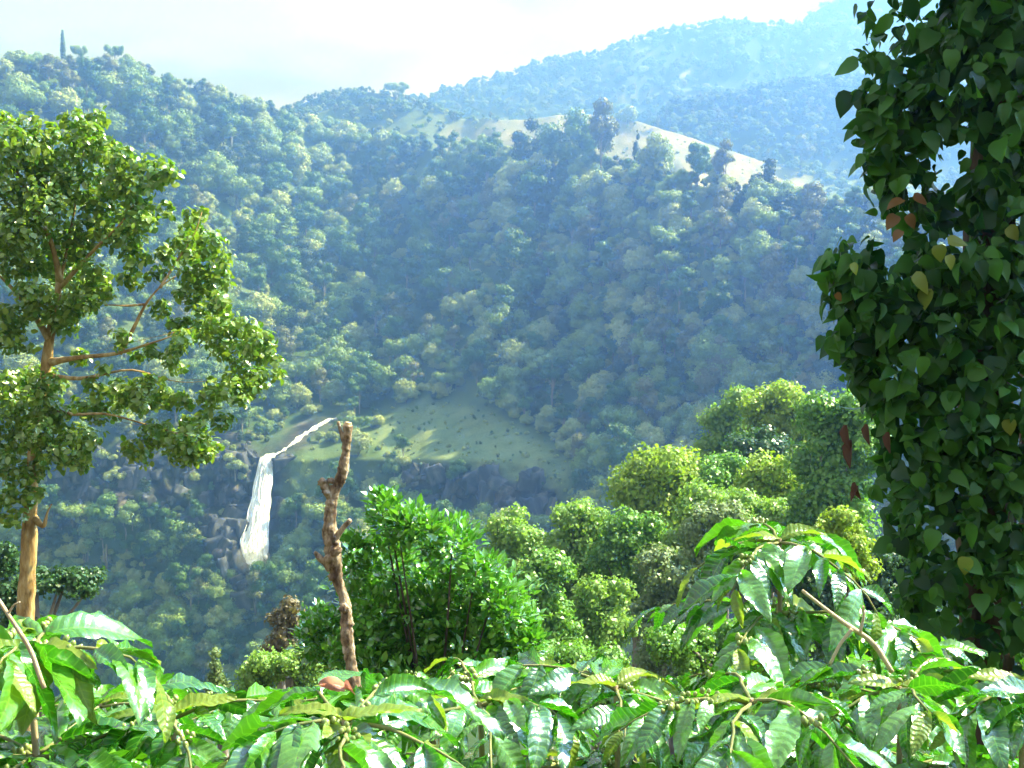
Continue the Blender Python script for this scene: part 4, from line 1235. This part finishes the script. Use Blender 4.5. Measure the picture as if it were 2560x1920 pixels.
for (bx, by, br) in BC:
    edge = abs(bx - 1085) / 240
    c = at(bx, by, DB + 0.30 * (edge - 0.3) + r.uniform(-0.15, 0.15) + (0.25 if 1450 < by < 1620 and 1000 < bx < 1200 else 0))
    for _ in range(3):
        d = unit(r.normal(size=3)) * br * kb * 0.5
        rr_ = br * kb * r.uniform(0.5, 0.7)
        lobes.append((c + d, (rr_, rr_, rr_)))
BUSHLEAF = leaf_template([0, 0.28, 0.62, 1.0], [0.05, 0.25, 0.26, 0.03], across=2, fold=0.3, droop=0.15)
for (bx, by, br) in BC[7:]:                                              # the far side of the dome
    lobes.append((at(bx, by, DB + 0.75), (br * kb * 1.0, 0.3, br * kb * 1.0)))
P, R, S, k = lobe_cards(lobes, 20000, 0.085, r, shell=(0.3, 1.15), jit=0.4, up=0.2, out_bias=0.4)
C = np.array([l[0] for l in lobes])[k]
tdir = unit(unit(P - C) * 0.9 + np.array([0, 0, 0.7]) + r.normal(size=P.shape) * 0.45)
nn = unit(np.cross(np.cross(tdir, np.array([0, 0, 1.0])), tdir) + r.normal(size=P.shape) * 0.35)
bpx, bpy_, _ = pix(P)
hollow = (in_poly(bpx, bpy_, [(930, 1400), (1030, 1370), (1090, 1460), (1200, 1490), (1230, 1600), (1180, 1680), (1040, 1690), (960, 1600)]) & (P[:, 1] < DB + 0.05) & (r.random(len(P)) < 0.85)) | (fbm(bpx / 45, bpy_ / 40, 19, 2) > 0.4) & (P[:, 1] < DB - 0.05)
P, tdir, nn, S = P[~hollow], tdir[~hollow], nn[~hollow], S[~hollow]       # the open, shaded heart of the bush
put_leaves(bush, bb, BUSHLEAF, M['bush_leaf'], P, frames(tdir, nn), S, 300)
parts = []
for i in range(7):
    c = np.array(lobes[(i * 5) % len(lobes)][0]) - bb
    parts.append(tube(smooth_path([(0.15 * math.cos(i), 0.15 * math.sin(i), -0.2), c * 0.5 + [0, 0, 0.1], c], 9), np.linspace(0.022, 0.006, 9), 6))
v, q = join(parts)
link('stems', raw_mesh('stems', v, q, mat=M['dark_stem'], smooth=True), bush)

# ---- the vine-clad tree on the right
DV = 5.0
kv_ = DV / F
vb = at(2460, 1700, DV); vb[2] = float(near_h(vb[0], DV))
vine = thing('vine_clad_tree', 'dark shaded tree trunk wrapped in heart-leaved vine at the right edge', 'tree', vb)
M['dark_bark'] = bark_mat('dark_bark', (0.03, 0.02, 0.014), (0.09, 0.06, 0.04), 7.0, 0.8)
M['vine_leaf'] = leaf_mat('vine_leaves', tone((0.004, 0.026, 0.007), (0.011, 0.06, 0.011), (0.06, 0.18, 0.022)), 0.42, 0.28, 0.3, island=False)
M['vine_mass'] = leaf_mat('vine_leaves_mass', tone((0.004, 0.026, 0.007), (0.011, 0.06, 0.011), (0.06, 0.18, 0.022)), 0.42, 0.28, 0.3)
M['yellow_leaf'] = leaf_mat('yellowed_leaf', tone((0.24, 0.22, 0.02), (0.18, 0.25, 0.03)), 0.4, 0.5, 0.35, tcol=(1.3, 1.3, 0.6))
M['orange_leaf'] = leaf_mat('orange_leaf', tone((0.08, 0.07, 0.015), (0.20, 0.10, 0.025)), 0.4, 0.4, 0.3, tcol=(1.3, 1.2, 0.6))
M['withered'] = leaf_mat('withered_leaf', tone((0.045, 0.018, 0.012), (0.10, 0.045, 0.028)), 0.7, 0.3, 0.1)
for pth in ([(2470, 2600, 190, .2), (2468, 1700, 150, .2), (2460, 1100, 130, .2), (2470, 600, 110, .2), (2490, 200, 100, .2), (2500, -200, 90, .2)],
            [(2560, 2600, 100, .5), (2600, 1500, 90, .5), (2590, 600, 80, .5), (2570, -200, 70, .5)]):
    a = np.array(pth, float)
    w = smooth_path(np.column_stack([at(a[:, 0], a[:, 1], DV + a[:, 3]), a[:, 2] * kv_ / 2]), 40)
    v, q = tube(w[:, :3], w[:, 3], 12, 0.2, int(a[0, 0]))
    link('trunk', raw_mesh('trunk', v - vb, q, mat=M['dark_bark'], smooth=True), vine)
VC = [  # px, py, rx, ry
    (2260, 20, 85, 70), (2340, 60, 120, 110), (2450, 40, 120, 110), (2540, 100, 110, 120), (2225, 110, 60, 60), (2270, 190, 75, 80), (2380, 190, 100, 100), (2500, 240, 100, 110),
    (2190, 235, 55, 30), (2230, 270, 75, 50), (2200, 330, 50, 70), (2260, 360, 70, 80), (2330, 300, 60, 55), (2440, 380, 80, 90), (2540, 400, 90, 120), (2230, 430, 45, 60), (2290, 450, 55, 60),
    (2430, 520, 80, 90), (2360, 520, 45, 50), (2520, 560, 90, 110), (2310, 560, 60, 50), (2260, 520, 40, 40), (2390, 620, 90, 90), (2330, 680, 80, 80), (2480, 700, 100, 110), (2560, 780, 90, 140),
    (2110, 650, 48, 45), (2150, 700, 66, 46), (2120, 745, 46, 50), (2210, 730, 80, 60), (2180, 800, 85, 70), (2270, 800, 90, 90), (2120, 850, 45, 40), (2170, 890, 70, 60), (2250, 920, 90, 90), (2350, 820, 90, 110), (2440, 880, 110, 120), (2540, 960, 110, 140),
    (2200, 990, 60, 60), (2280, 1040, 90, 90), (2380, 1020, 100, 110), (2500, 1120, 120, 130), (2290, 1150, 80, 90), (2400, 1180, 110, 110), (2300, 1270, 70, 90), (2400, 1310, 110, 100), (2520, 1300, 110, 120), (2330, 1400, 80, 90), (2450, 1440, 110, 100), (2550, 1480, 100, 120), (2340, 1520, 80, 80), (2440, 1570, 110, 90), (2550, 1620, 100, 100), (2350, 1620, 70, 70), (2240, 1160, 45, 50), (2640, 300, 130, 200), (2660, 650, 130, 200), (2680, 1100, 130, 200), (2780, 100, 140, 260), (2800, 500, 140, 260), (2800, 950, 140, 260), (2450, -120, 200, 100), (2650, -160, 220, 140), (2400, -300, 260, 160), (2700, -380, 300, 200), (2950, 0, 180, 260), (2980, 420, 180, 260), (2960, 850, 170, 260), (3000, -300, 260, 220), (2500, -520, 300, 180)]  # lobes outside the frame: the tree's unseen crown, added to shade the visible leaves
r = np.random.default_rng(88)
lobes = []
for (bx, by, rx, ry) in VC:
    lobes.append((at(bx, by, DV - 0.12 + 0.16 * ((2420 - bx) / 300.0) ** 2 * 0.5 + r.uniform(-0.1, 0.1)), (rx * kv_, 0.16 + 0.5 * rx * kv_, ry * kv_)))
n = 15500
Cc = np.array([l[0] for l in lobes]); Aa = np.array([l[1] for l in lobes])
k = r.choice(len(lobes), n, p=(Aa[:, 0] * Aa[:, 2]) / (Aa[:, 0] * Aa[:, 2]).sum())
d = unit(r.normal(size=(n, 3)))
P = Cc[k] + d * Aa[k] * (r.uniform(0.35, 1.02, n) ** 0.6)[:, None]
for (sx, sy, ex, ey, cn) in ((2200, 60, 2150, 20, 9), (2215, 120, 2150, 150, 9), (2190, 240, 2122, 232, 10), (2190, 300, 2135, 330, 9), (2200, 390, 2150, 400, 8), (2240, 470, 2190, 520, 8), (2140, 660, 2055, 690, 12), (2140, 640, 2110, 585, 9), (2180, 650, 2170, 560, 8), (2110, 830, 2070, 860, 8), (2150, 930, 2100, 960, 8), (2230, 1180, 2180, 1230, 9), (2260, 1330, 2200, 1390, 9), (2280, 1480, 2230, 1540, 9)):
    f_ = r.random(cn)                                            # leafy shoots that stick out of the column
    j_ = np.arange(n - cn, n) - int(r.integers(0, n - 400))
    P[j_] = at(sx + (ex - sx) * f_ + r.normal(size=cn) * 7, sy + (ey - sy) * f_ + r.normal(size=cn) * 7, DV - 0.15 + r.normal(size=cn) * 0.03)
outw = unit(P - np.array([at(2470, 900, DV + .25)[0], DV + 0.3, 0]) * np.array([1, 1, 0]) - np.array([0, 0, 1]) * P[:, 2:3]) * np.array([1, 1, 0])
tdir = unit(np.array([0, 0, -0.9]) + 0.5 * outw + r.normal(size=(n, 3)) * 0.8)
nn = unit(outw + np.array([0, 0, 0.7]) + r.normal(size=(n, 3)) * 0.75)
S = 0.074 * (0.4 + 1.1 * r.random(n) ** 1.3)
R = frames(tdir, nn)
vpx, vpy, _ = pix(P)
gap = (fbm(vpx / 80, vpy / 95, 23, 3) > 0.16) & (P[:, 1] < DV + 0.02) & (vpx > 2190) & (r.random(n) < 0.85)
P, R, S = P[~gap], R[~gap], S[~gap]                                       # recesses between the hanging sprays
n = len(P)
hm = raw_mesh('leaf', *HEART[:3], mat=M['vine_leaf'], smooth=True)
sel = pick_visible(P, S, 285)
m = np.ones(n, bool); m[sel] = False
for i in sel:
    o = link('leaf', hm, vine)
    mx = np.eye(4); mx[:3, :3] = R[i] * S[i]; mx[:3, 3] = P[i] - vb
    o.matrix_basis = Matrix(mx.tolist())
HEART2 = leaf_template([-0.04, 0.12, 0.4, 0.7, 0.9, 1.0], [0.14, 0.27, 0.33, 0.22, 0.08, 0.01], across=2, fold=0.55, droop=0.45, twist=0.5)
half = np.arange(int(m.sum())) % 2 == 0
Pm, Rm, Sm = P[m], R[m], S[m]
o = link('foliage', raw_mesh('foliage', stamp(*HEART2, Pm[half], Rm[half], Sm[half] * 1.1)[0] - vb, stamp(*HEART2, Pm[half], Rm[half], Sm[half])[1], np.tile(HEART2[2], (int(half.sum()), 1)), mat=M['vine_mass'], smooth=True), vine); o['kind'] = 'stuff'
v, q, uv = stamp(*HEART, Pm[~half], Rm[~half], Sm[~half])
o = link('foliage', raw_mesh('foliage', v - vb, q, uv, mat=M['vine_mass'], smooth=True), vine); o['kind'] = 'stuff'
ym = raw_mesh('yellow_leaf', *HEART[:3], mat=M['yellow_leaf'], smooth=True)
om = raw_mesh('orange_leaf', *HEART[:3], mat=M['orange_leaf'], smooth=True)
wm = raw_mesh('withered_leaf', *leaf_template([0, 0.25, 0.6, 1.0], [0.08, 0.2, 0.16, 0.02], 2, 1.2, 0.1)[:3], mat=M['withered'], smooth=True)


def hang(me, name, lab, px, py, size, off, tilt=0.0, par=vine, base=vb, D=DV):
    t_ = unit(np.array([math.sin(tilt), -0.15, -math.cos(tilt)])); n_ = unit(np.array([-0.25 + random.uniform(-.8, .8), -0.7, 0.5 + random.uniform(-.4, .8)]))
    R1 = frames(t_[None], n_[None])[0]
    o = link(name, me, par)
    mx = np.eye(4); mx[:3, :3] = R1 * size; mx[:3, 3] = at(px, py, D + off) - base
    o.matrix_basis = Matrix(mx.tolist())
    if lab:
        o['label'] = lab


for (x_, y_, s_, tl) in ((2285, 690, .10, .9), (2318, 725, .085, -.1), (2372, 604, .08, 1.3), (2345, 615, .07, .3), (2370, 640, .06, .6), (2415, 1395, .075, -.2), (2520, 570, .07, .6), (2130, 660, .05, .2), (2520, 1050, .07, .5)):
    hang(ym, 'leaf', 'yellowed vine leaf', x_, y_, s_, -0.36 + random.uniform(-.06, .08), tl + random.uniform(-.4, .4))
for (x_, y_, s_, tl) in ((2255, 500, .075, -1.2), (2285, 492, .07, 1.1), (2240, 540, .07, -.8), (2268, 540, .065, .1), (2252, 578, .055, -1.0), (2090, 735, .04, 1.0)):
    hang(om, 'leaf', 'orange-brown vine leaf', x_, y_, s_, -0.24 + random.uniform(-.1, .06), tl + random.uniform(-.6, .6))
for (x_, y_, s_, tl) in ((2116, 1062, .11, .1), (2128, 1100, .12, -.1), (2168, 1060, .09, .05), (2136, 1205, .08, .3), (2145, 1215, .07, -.5), (2222, 1080, .09, 0)):
    hang(wm, 'withered_leaf', 'dark brown withered leaf hanging down', x_, y_, s_, -0.30, tl)

# ------------------------------------------------------------------ coffee bushes in front
M['coffee'] = leaf_mat('coffee_leaves', tone((0.012, 0.085, 0.007), (0.032, 0.16, 0.011), (0.11, 0.29, 0.025)), 0.26, 1.0, 0.24, spot=(26.0, (0.10, 0.12, 0.02)), veins=True, island=False, coat=1.0, tcol=(1.6, 2.2, 0.5))
M['coffee_young'] = leaf_mat('young_coffee_leaves', tone((0.12, 0.22, 0.03), (0.22, 0.30, 0.04)), 0.32, 0.6, 0.4, veins=True, island=False, tcol=(1.5, 1.7, 0.6))
M['coffee_stem'] = bark_mat('coffee_stem', (0.10, 0.14, 0.04), (0.22, 0.22, 0.09), 12.0, 0.3)
M['coffee_wood'] = bark_mat('coffee_wood', (0.20, 0.14, 0.09), (0.42, 0.33, 0.22), 12.0, 0.5)
M['berry'] = leaf_mat('green_berries', tone((0.12, 0.20, 0.04), (0.28, 0.34, 0.10)), 0.3, 0.6, 0.0)
CST = np.linspace(0, 1, 15)
CWD = 0.185 * np.clip(np.sin(np.pi * np.clip(CST, 0, 1) ** 0.9) ** 0.8, 0, 1) * (1 - 0.25 * CST) + 0.006
CWD[0] = 0.012; CWD[-1] = 0.004
CL = []
for i in range(6):
    tV, tQ, tU = leaf_template(CST, CWD, 4, fold=[0.30, 0.15, 0.45, 0.2, 0.35, 0.1][i], droop=[0.22, 0.4, 0.3, 0.15, 0.5, 0.32][i], wave=0.09, veins=9, vamp=0.030, twist=[0.2, -0.3, 0.5, -0.15, 0.3, -0.5][i], seed=i)
    CL.append((tV, tQ, tU))
coffee_me = [raw_mesh('coffee_leaf', *c[:3], mat=M['coffee'], smooth=True) for c in CL]
young_me = [raw_mesh('young_leaf', *c[:3], mat=M['coffee_young'], smooth=True) for c in CL]
bv, bq = ball_quads(6, 4)
berry_me = []
for i in range(3):
    r = np.random.default_rng(i)
    ps = []
    for j in range(9):
        a = j * 2.4; rad = 0.010 + 0.004 * (j % 3)
        c = np.array([math.cos(a) * rad, math.sin(a) * rad, r.uniform(-.006, .008)])
        ps.append((bv * np.array([.0058, .0058, .0075]) * r.uniform(.8, 1.15) + c, bq))
    v, q = join(ps)
    berry_me.append(raw_mesh('berry_cluster', v, q, mat=M['berry'], smooth=True))


def set_mx(o, R1, s, loc):
    mx = np.eye(4); mx[:3, :3] = np.asarray(R1) * s; mx[:3, 3] = loc
    o.matrix_basis = Matrix(mx.tolist())


PENDING = []                # every coffee leaf: (plant, plant foot, branch, branch root, point, frame, size, shape, young)


def coffee_leaf(plant, base, br, p0, p, tdir, nrm, size, r, young=False):
    R1 = frames(np.asarray(tdir, float)[None], np.asarray(nrm, float)[None])[0]
    PENDING.append((plant, base, br, p0, np.asarray(p, float), R1, size, int(r.integers(0, 6)), young))


def grow_coffee_leaves():
    """leaves that show become parts of their shoots; the ones buried in the bush become one mass per bush"""
    W = np.array([q[1] + q[4] for q in PENDING]); T = np.array([q[5][:, 1] for q in PENDING]); S_ = np.array([q[6] for q in PENDING])
    best = {}
    for f in (0.25, 0.5, 0.75):
        for dx in (-0.1, 0.1):
            X = np.array([q[5][:, 0] for q in PENDING])
            x, y, d = pix(W + T * (S_ * f)[:, None] + X * (S_ * dx)[:, None])
            for i in np.argsort(d):
                if -20 < x[i] < 2580 and -20 < y[i] < 1940:
                    c = (int(x[i] // 15), int(y[i] // 15))
                    if c not in best or d[i] < best[c][0]:
                        best[c] = (d[i], i)
    vis = {v[1] for v in best.values()}
    masses = {}
    for i, (plant, base, br, p0, p, R1, size, k_, young) in enumerate(PENDING):
        if i in vis:
            o = link('leaf', (young_me if young else coffee_me)[k_], br)
            set_mx(o, R1, size, p - p0)
        else:
            masses.setdefault((plant.name, young), (plant, []))[1].append(stamp(*CL[k_], p[None], R1[None], np.array([size])))
    for (nm, young), (plant, ls) in masses.items():
        V, Q, U, off = [], [], [], 0
        for v, q, u_ in ls:
            V.append(v); Q.append(q + off); U.append(u_); off += len(v)
        o = link('foliage', raw_mesh('foliage', np.vstack(V), np.vstack(Q), np.vstack(U), mat=M['coffee_young' if young else 'coffee'], smooth=True), plant)
        o['kind'] = 'stuff'


def coffee_branch(plant, base, p0, dirxy, length, rise, r, leaf=0.15, nodes=6, berries=0.10, droop=0.5):
    """a side shoot with opposite leaf pairs; everything relative to the plant's foot"""
    d = np.array([dirxy[0], dirxy[1], 0.0]); d = d / np.linalg.norm(d)
    t = np.linspace(0, 1, 9)
    pth = p0[None] + d[None] * (t * length)[:, None] + np.array([0, 0, 1.0])[None] * (rise * t - droop * length * t ** 2.2)[:, None]
    pth[1:, :2] += np.cumsum(r.normal(size=(8, 2)) * 0.004, 0)
    v, q = tube(pth - p0, np.linspace(0.0042, 0.0018, 9), 6)
    br = link('branch', raw_mesh('branch', v, q, mat=M['coffee_stem'], smooth=True), plant, p0)
    tg = unit(np.gradient(pth, axis=0))
    for k_ in range(nodes):
        f = (k_ + 0.9) / nodes
        i = min(8, f * 8); i0 = int(min(7, math.floor(i))); w = i - i0
        p = pth[i0] * (1 - w) + pth[i0 + 1] * w
        tt_ = unit(tg[i0] * (1 - w) + tg[i0 + 1] * w)
        if base[1] + p[1] < 1.15:
            continue
        side = unit(np.cross(tt_, [0, 0, 1.0]))
        upv = np.cross(side, tt_)
        last = k_ == nodes - 1
        for s in (-1, 1):
            if r.random() < 0.08:
                continue
            fwd = 0.45 + 0.35 * (k_ / nodes) + (0.5 if last else 0)
            td = tt_ * fwd + side * s * 0.85 + np.array([0, 0, -0.18 - 0.35 * r.random()]) + r.normal(size=3) * 0.22
            nr_ = upv + side * s * 0.25 + r.normal(size=3) * 0.38
            sz_ = leaf * r.uniform(0.55, 1.15) * (0.62 if last else 1.0)
            coffee_leaf(plant, base, br, p0, p + side * s * 0.004, td, nr_, sz_, r, young=(last and r.random() < 0.5) or r.random() < 0.05)
        if r.random() < berries and not last:
            o = link('berry_cluster', berry_me[int(r.integers(0, 3))], br)
            o.location = p - p0; o.rotation_euler = (r.uniform(-.5, .5), r.uniform(-.5, .5), r.uniform(0, 6))
    return br


def coffee_plant(label, px, ytop, depth, seed, spread=0.5, tiers=4, per=4, leaf=0.15, span=0.55, name='coffee_bush'):
    r = np.random.default_rng(seed)
    top = at(px, ytop, depth)
    base = np.array([top[0], depth, float(near_h(top[0], depth))])
    pl = thing(name, label, 'coffee bush', base, 'coffee bushes across the foreground')
    H_ = top[2] - base[2]
    sp_ = smooth_path([(0, 0, -0.1), (0.02, 0.01, H_ * 0.5), (0, 0, H_ - 0.02)], 12)
    v, q = tube(sp_, np.linspace(0.016, 0.005, 12), 8, 0.1, seed)
    link('stem', raw_mesh('stem', v, q, mat=M['coffee_wood'], smooth=True), pl)
    a0 = r.uniform(0, 6.28)
    for k_ in range(tiers):
        z = H_ - 0.03 - span * k_ / max(1, tiers - 1)
        ln = spread * (0.55 + 0.45 * min(1, k_ / 2.0))
        for j in range(per):
            a = a0 + k_ * 1.1 + j * 2 * math.pi / per + r.uniform(-.3, .3)
            dx, dy = math.cos(a), math.sin(a)
            if depth + dy * ln < 1.25:
                ln2 = max(0.15, (depth - 1.25))
            else:
                ln2 = ln
            coffee_branch(pl, base, np.array([0, 0, z]), (dx, dy), ln2 * r.uniform(.8, 1.15), 0.10 * r.uniform(.2, 1.3), r, leaf * 0.9, nodes=max(4, int(ln2 / 0.036)), droop=r.uniform(.3, .65))
    for s in (-1, 1):
        coffee_leaf(pl, base, pl, np.zeros(3), np.array([0, 0, H_ - 0.02]), np.array([s * 0.7, r.uniform(-.4, .4), 0.25]), np.array([0, -.2, 1]), leaf * .7, r, young=True)
    return pl


LEFTC = coffee_plant('coffee bush at the lower left corner, its shoots rising above its neighbours', 70, 1600, 1.95, 201, 0.42, 4, 5, 0.205)
coffee_plant('coffee bush below the waterfall, between the left corner bush and the middle', 430, 1760, 2.1, 202, 0.45, 4, 4, 0.175)
RUST = coffee_plant('coffee bush with long ribbed leaves at the bottom below the broken trunk', 860, 1770, 1.85, 203, 0.42, 4, 5, 0.19)
coffee_plant('coffee bush at the bottom centre in front of the round bush', 1200, 1730, 2.2, 204, 0.45, 4, 5, 0.15)
coffee_plant('coffee bush in front of the low pale tree, right of the centre', 1540, 1690, 2.3, 205, 0.45, 4, 5, 0.15)
TALL = coffee_plant('tallest coffee bush, its drooping top level with the silvery shrub', 1950, 1325, 2.6, 206, 0.42, 5, 5, 0.16, span=0.7)
coffee_plant('coffee bush at the bottom below the tallest coffee bush', 1880, 1720, 2.0, 207, 0.45, 4, 5, 0.155)
coffee_plant('coffee bush at the bottom below the vine column', 2250, 1690, 2.15, 208, 0.45, 4, 5, 0.155)
coffee_plant('coffee bush in the lower right corner', 2560, 1680, 2.05, 209, 0.42, 4, 4, 0.155)
coffee_plant('coffee bush further back behind the left corner bush', 250, 1740, 2.9, 210, 0.5, 3, 5, 0.15)
coffee_plant('coffee bush further back at the foot of the low shrub', 680, 1745, 3.0, 211, 0.5, 3, 5, 0.15)
coffee_plant('coffee bush further back at the foot of the round bush', 1080, 1715, 3.2, 212, 0.5, 3, 5, 0.15)
coffee_plant('coffee bush further back below the dark hollow tree', 1400, 1660, 3.3, 213, 0.5, 3, 5, 0.15)
coffee_plant('coffee bush further back at the foot of the vine column', 2280, 1640, 3.2, 214, 0.5, 3, 5, 0.15)

M['rusty_leaf'] = leaf_mat('rusty_leaf', tone((0.48, 0.20, 0.12), (0.66, 0.38, 0.28)), 0.5, 0.4, 0.3, tcol=(1.2, 0.9, 0.8), spot=(40.0, (0.25, 0.03, 0.02)))
rusty_me = raw_mesh('withered_leaf', *leaf_template(CST, CWD * 1.1, 4, fold=1.2, droop=0.5, wave=0.5, twist=2.4, seed=4)[:3], mat=M['rusty_leaf'], smooth=True)
for (x_, y_, s_, dx_) in ((802, 1712, 0.046, 1.0), (826, 1722, 0.03, 0.6)):
    o = link('withered_leaf', rusty_me, RUST)
    set_mx(o, frames(np.array([[dx_, -0.2, 0.25]]), np.array([[0.1, -0.75, 0.6]]))[0], s_, at(x_, y_, 1.62) - np.array(RUST.location))
    o['label'] = 'withered pink-orange leaf'
M['pale_twig'] = bark_mat('pale_twig', (0.30, 0.22, 0.12), (0.52, 0.42, 0.26), 14.0, 0.4)
for (plant, pts, dz) in ((TALL, [(2006, 1476, 8), (2060, 1520, 10), (2120, 1565, 12), (2180, 1600, 13), (2230, 1680, 13)], 2.15), (TALL, [(2130, 1572, 9), (2100, 1610, 9), (2075, 1660, 8)], 2.14), (TALL, [(2150, 1582, 8), (2160, 1540, 7), (2158, 1515, 5)], 2.14), (LEFTC, [(-10, 1490, 9), (30, 1550, 11), (75, 1620, 12), (110, 1720, 13)], 1.7), (LEFTC, [(20, 1535, 7), (35, 1512, 5), (50, 1505, 4)], 1.7)):
    a = np.array(pts, float)
    w = smooth_path(np.column_stack([at(a[:, 0], a[:, 1], dz), a[:, 2] * dz / F / 2]), 16)
    v, q = tube(w[:, :3], w[:, 3], 8, 0.15, 3)
    link('bare_twig', raw_mesh('bare_twig', v - np.array(plant.location), q, mat=M['pale_twig'], smooth=True), plant)
grow_coffee_leaves()

# ------------------------------------------------------------------ the blue air
hz, nt, out = new_mat('blue_haze')
vol = nt.nodes.new('ShaderNodeVolumePrincipled')
vol.inputs['Density'].default_value = HAZE_DENSITY
vol.inputs['Color'].default_value = (*HAZE_COLOR, 1)
vol.inputs['Absorption Color'].default_value = (0.78, 0.9, 1, 1)
vol.inputs['Anisotropy'].default_value = 0.78
nt.links.new(vol.outputs[0], out.inputs['Volume'])
x0, x1, y0, y1, z0, z1 = -2400, 2600, -170, 2000, -430, 488
bvx = np.array([(x, y, z) for x in (x0, x1) for y in (y0, y1) for z in (z0, z1)], float)
bqd = np.array([(0, 1, 3, 2), (4, 6, 7, 5), (0, 4, 5, 1), (2, 3, 7, 6), (0, 2, 6, 4), (1, 5, 7, 3)])
o = link('haze', raw_mesh('haze', bvx, bqd, mat=hz)); o['kind'] = 'stuff'
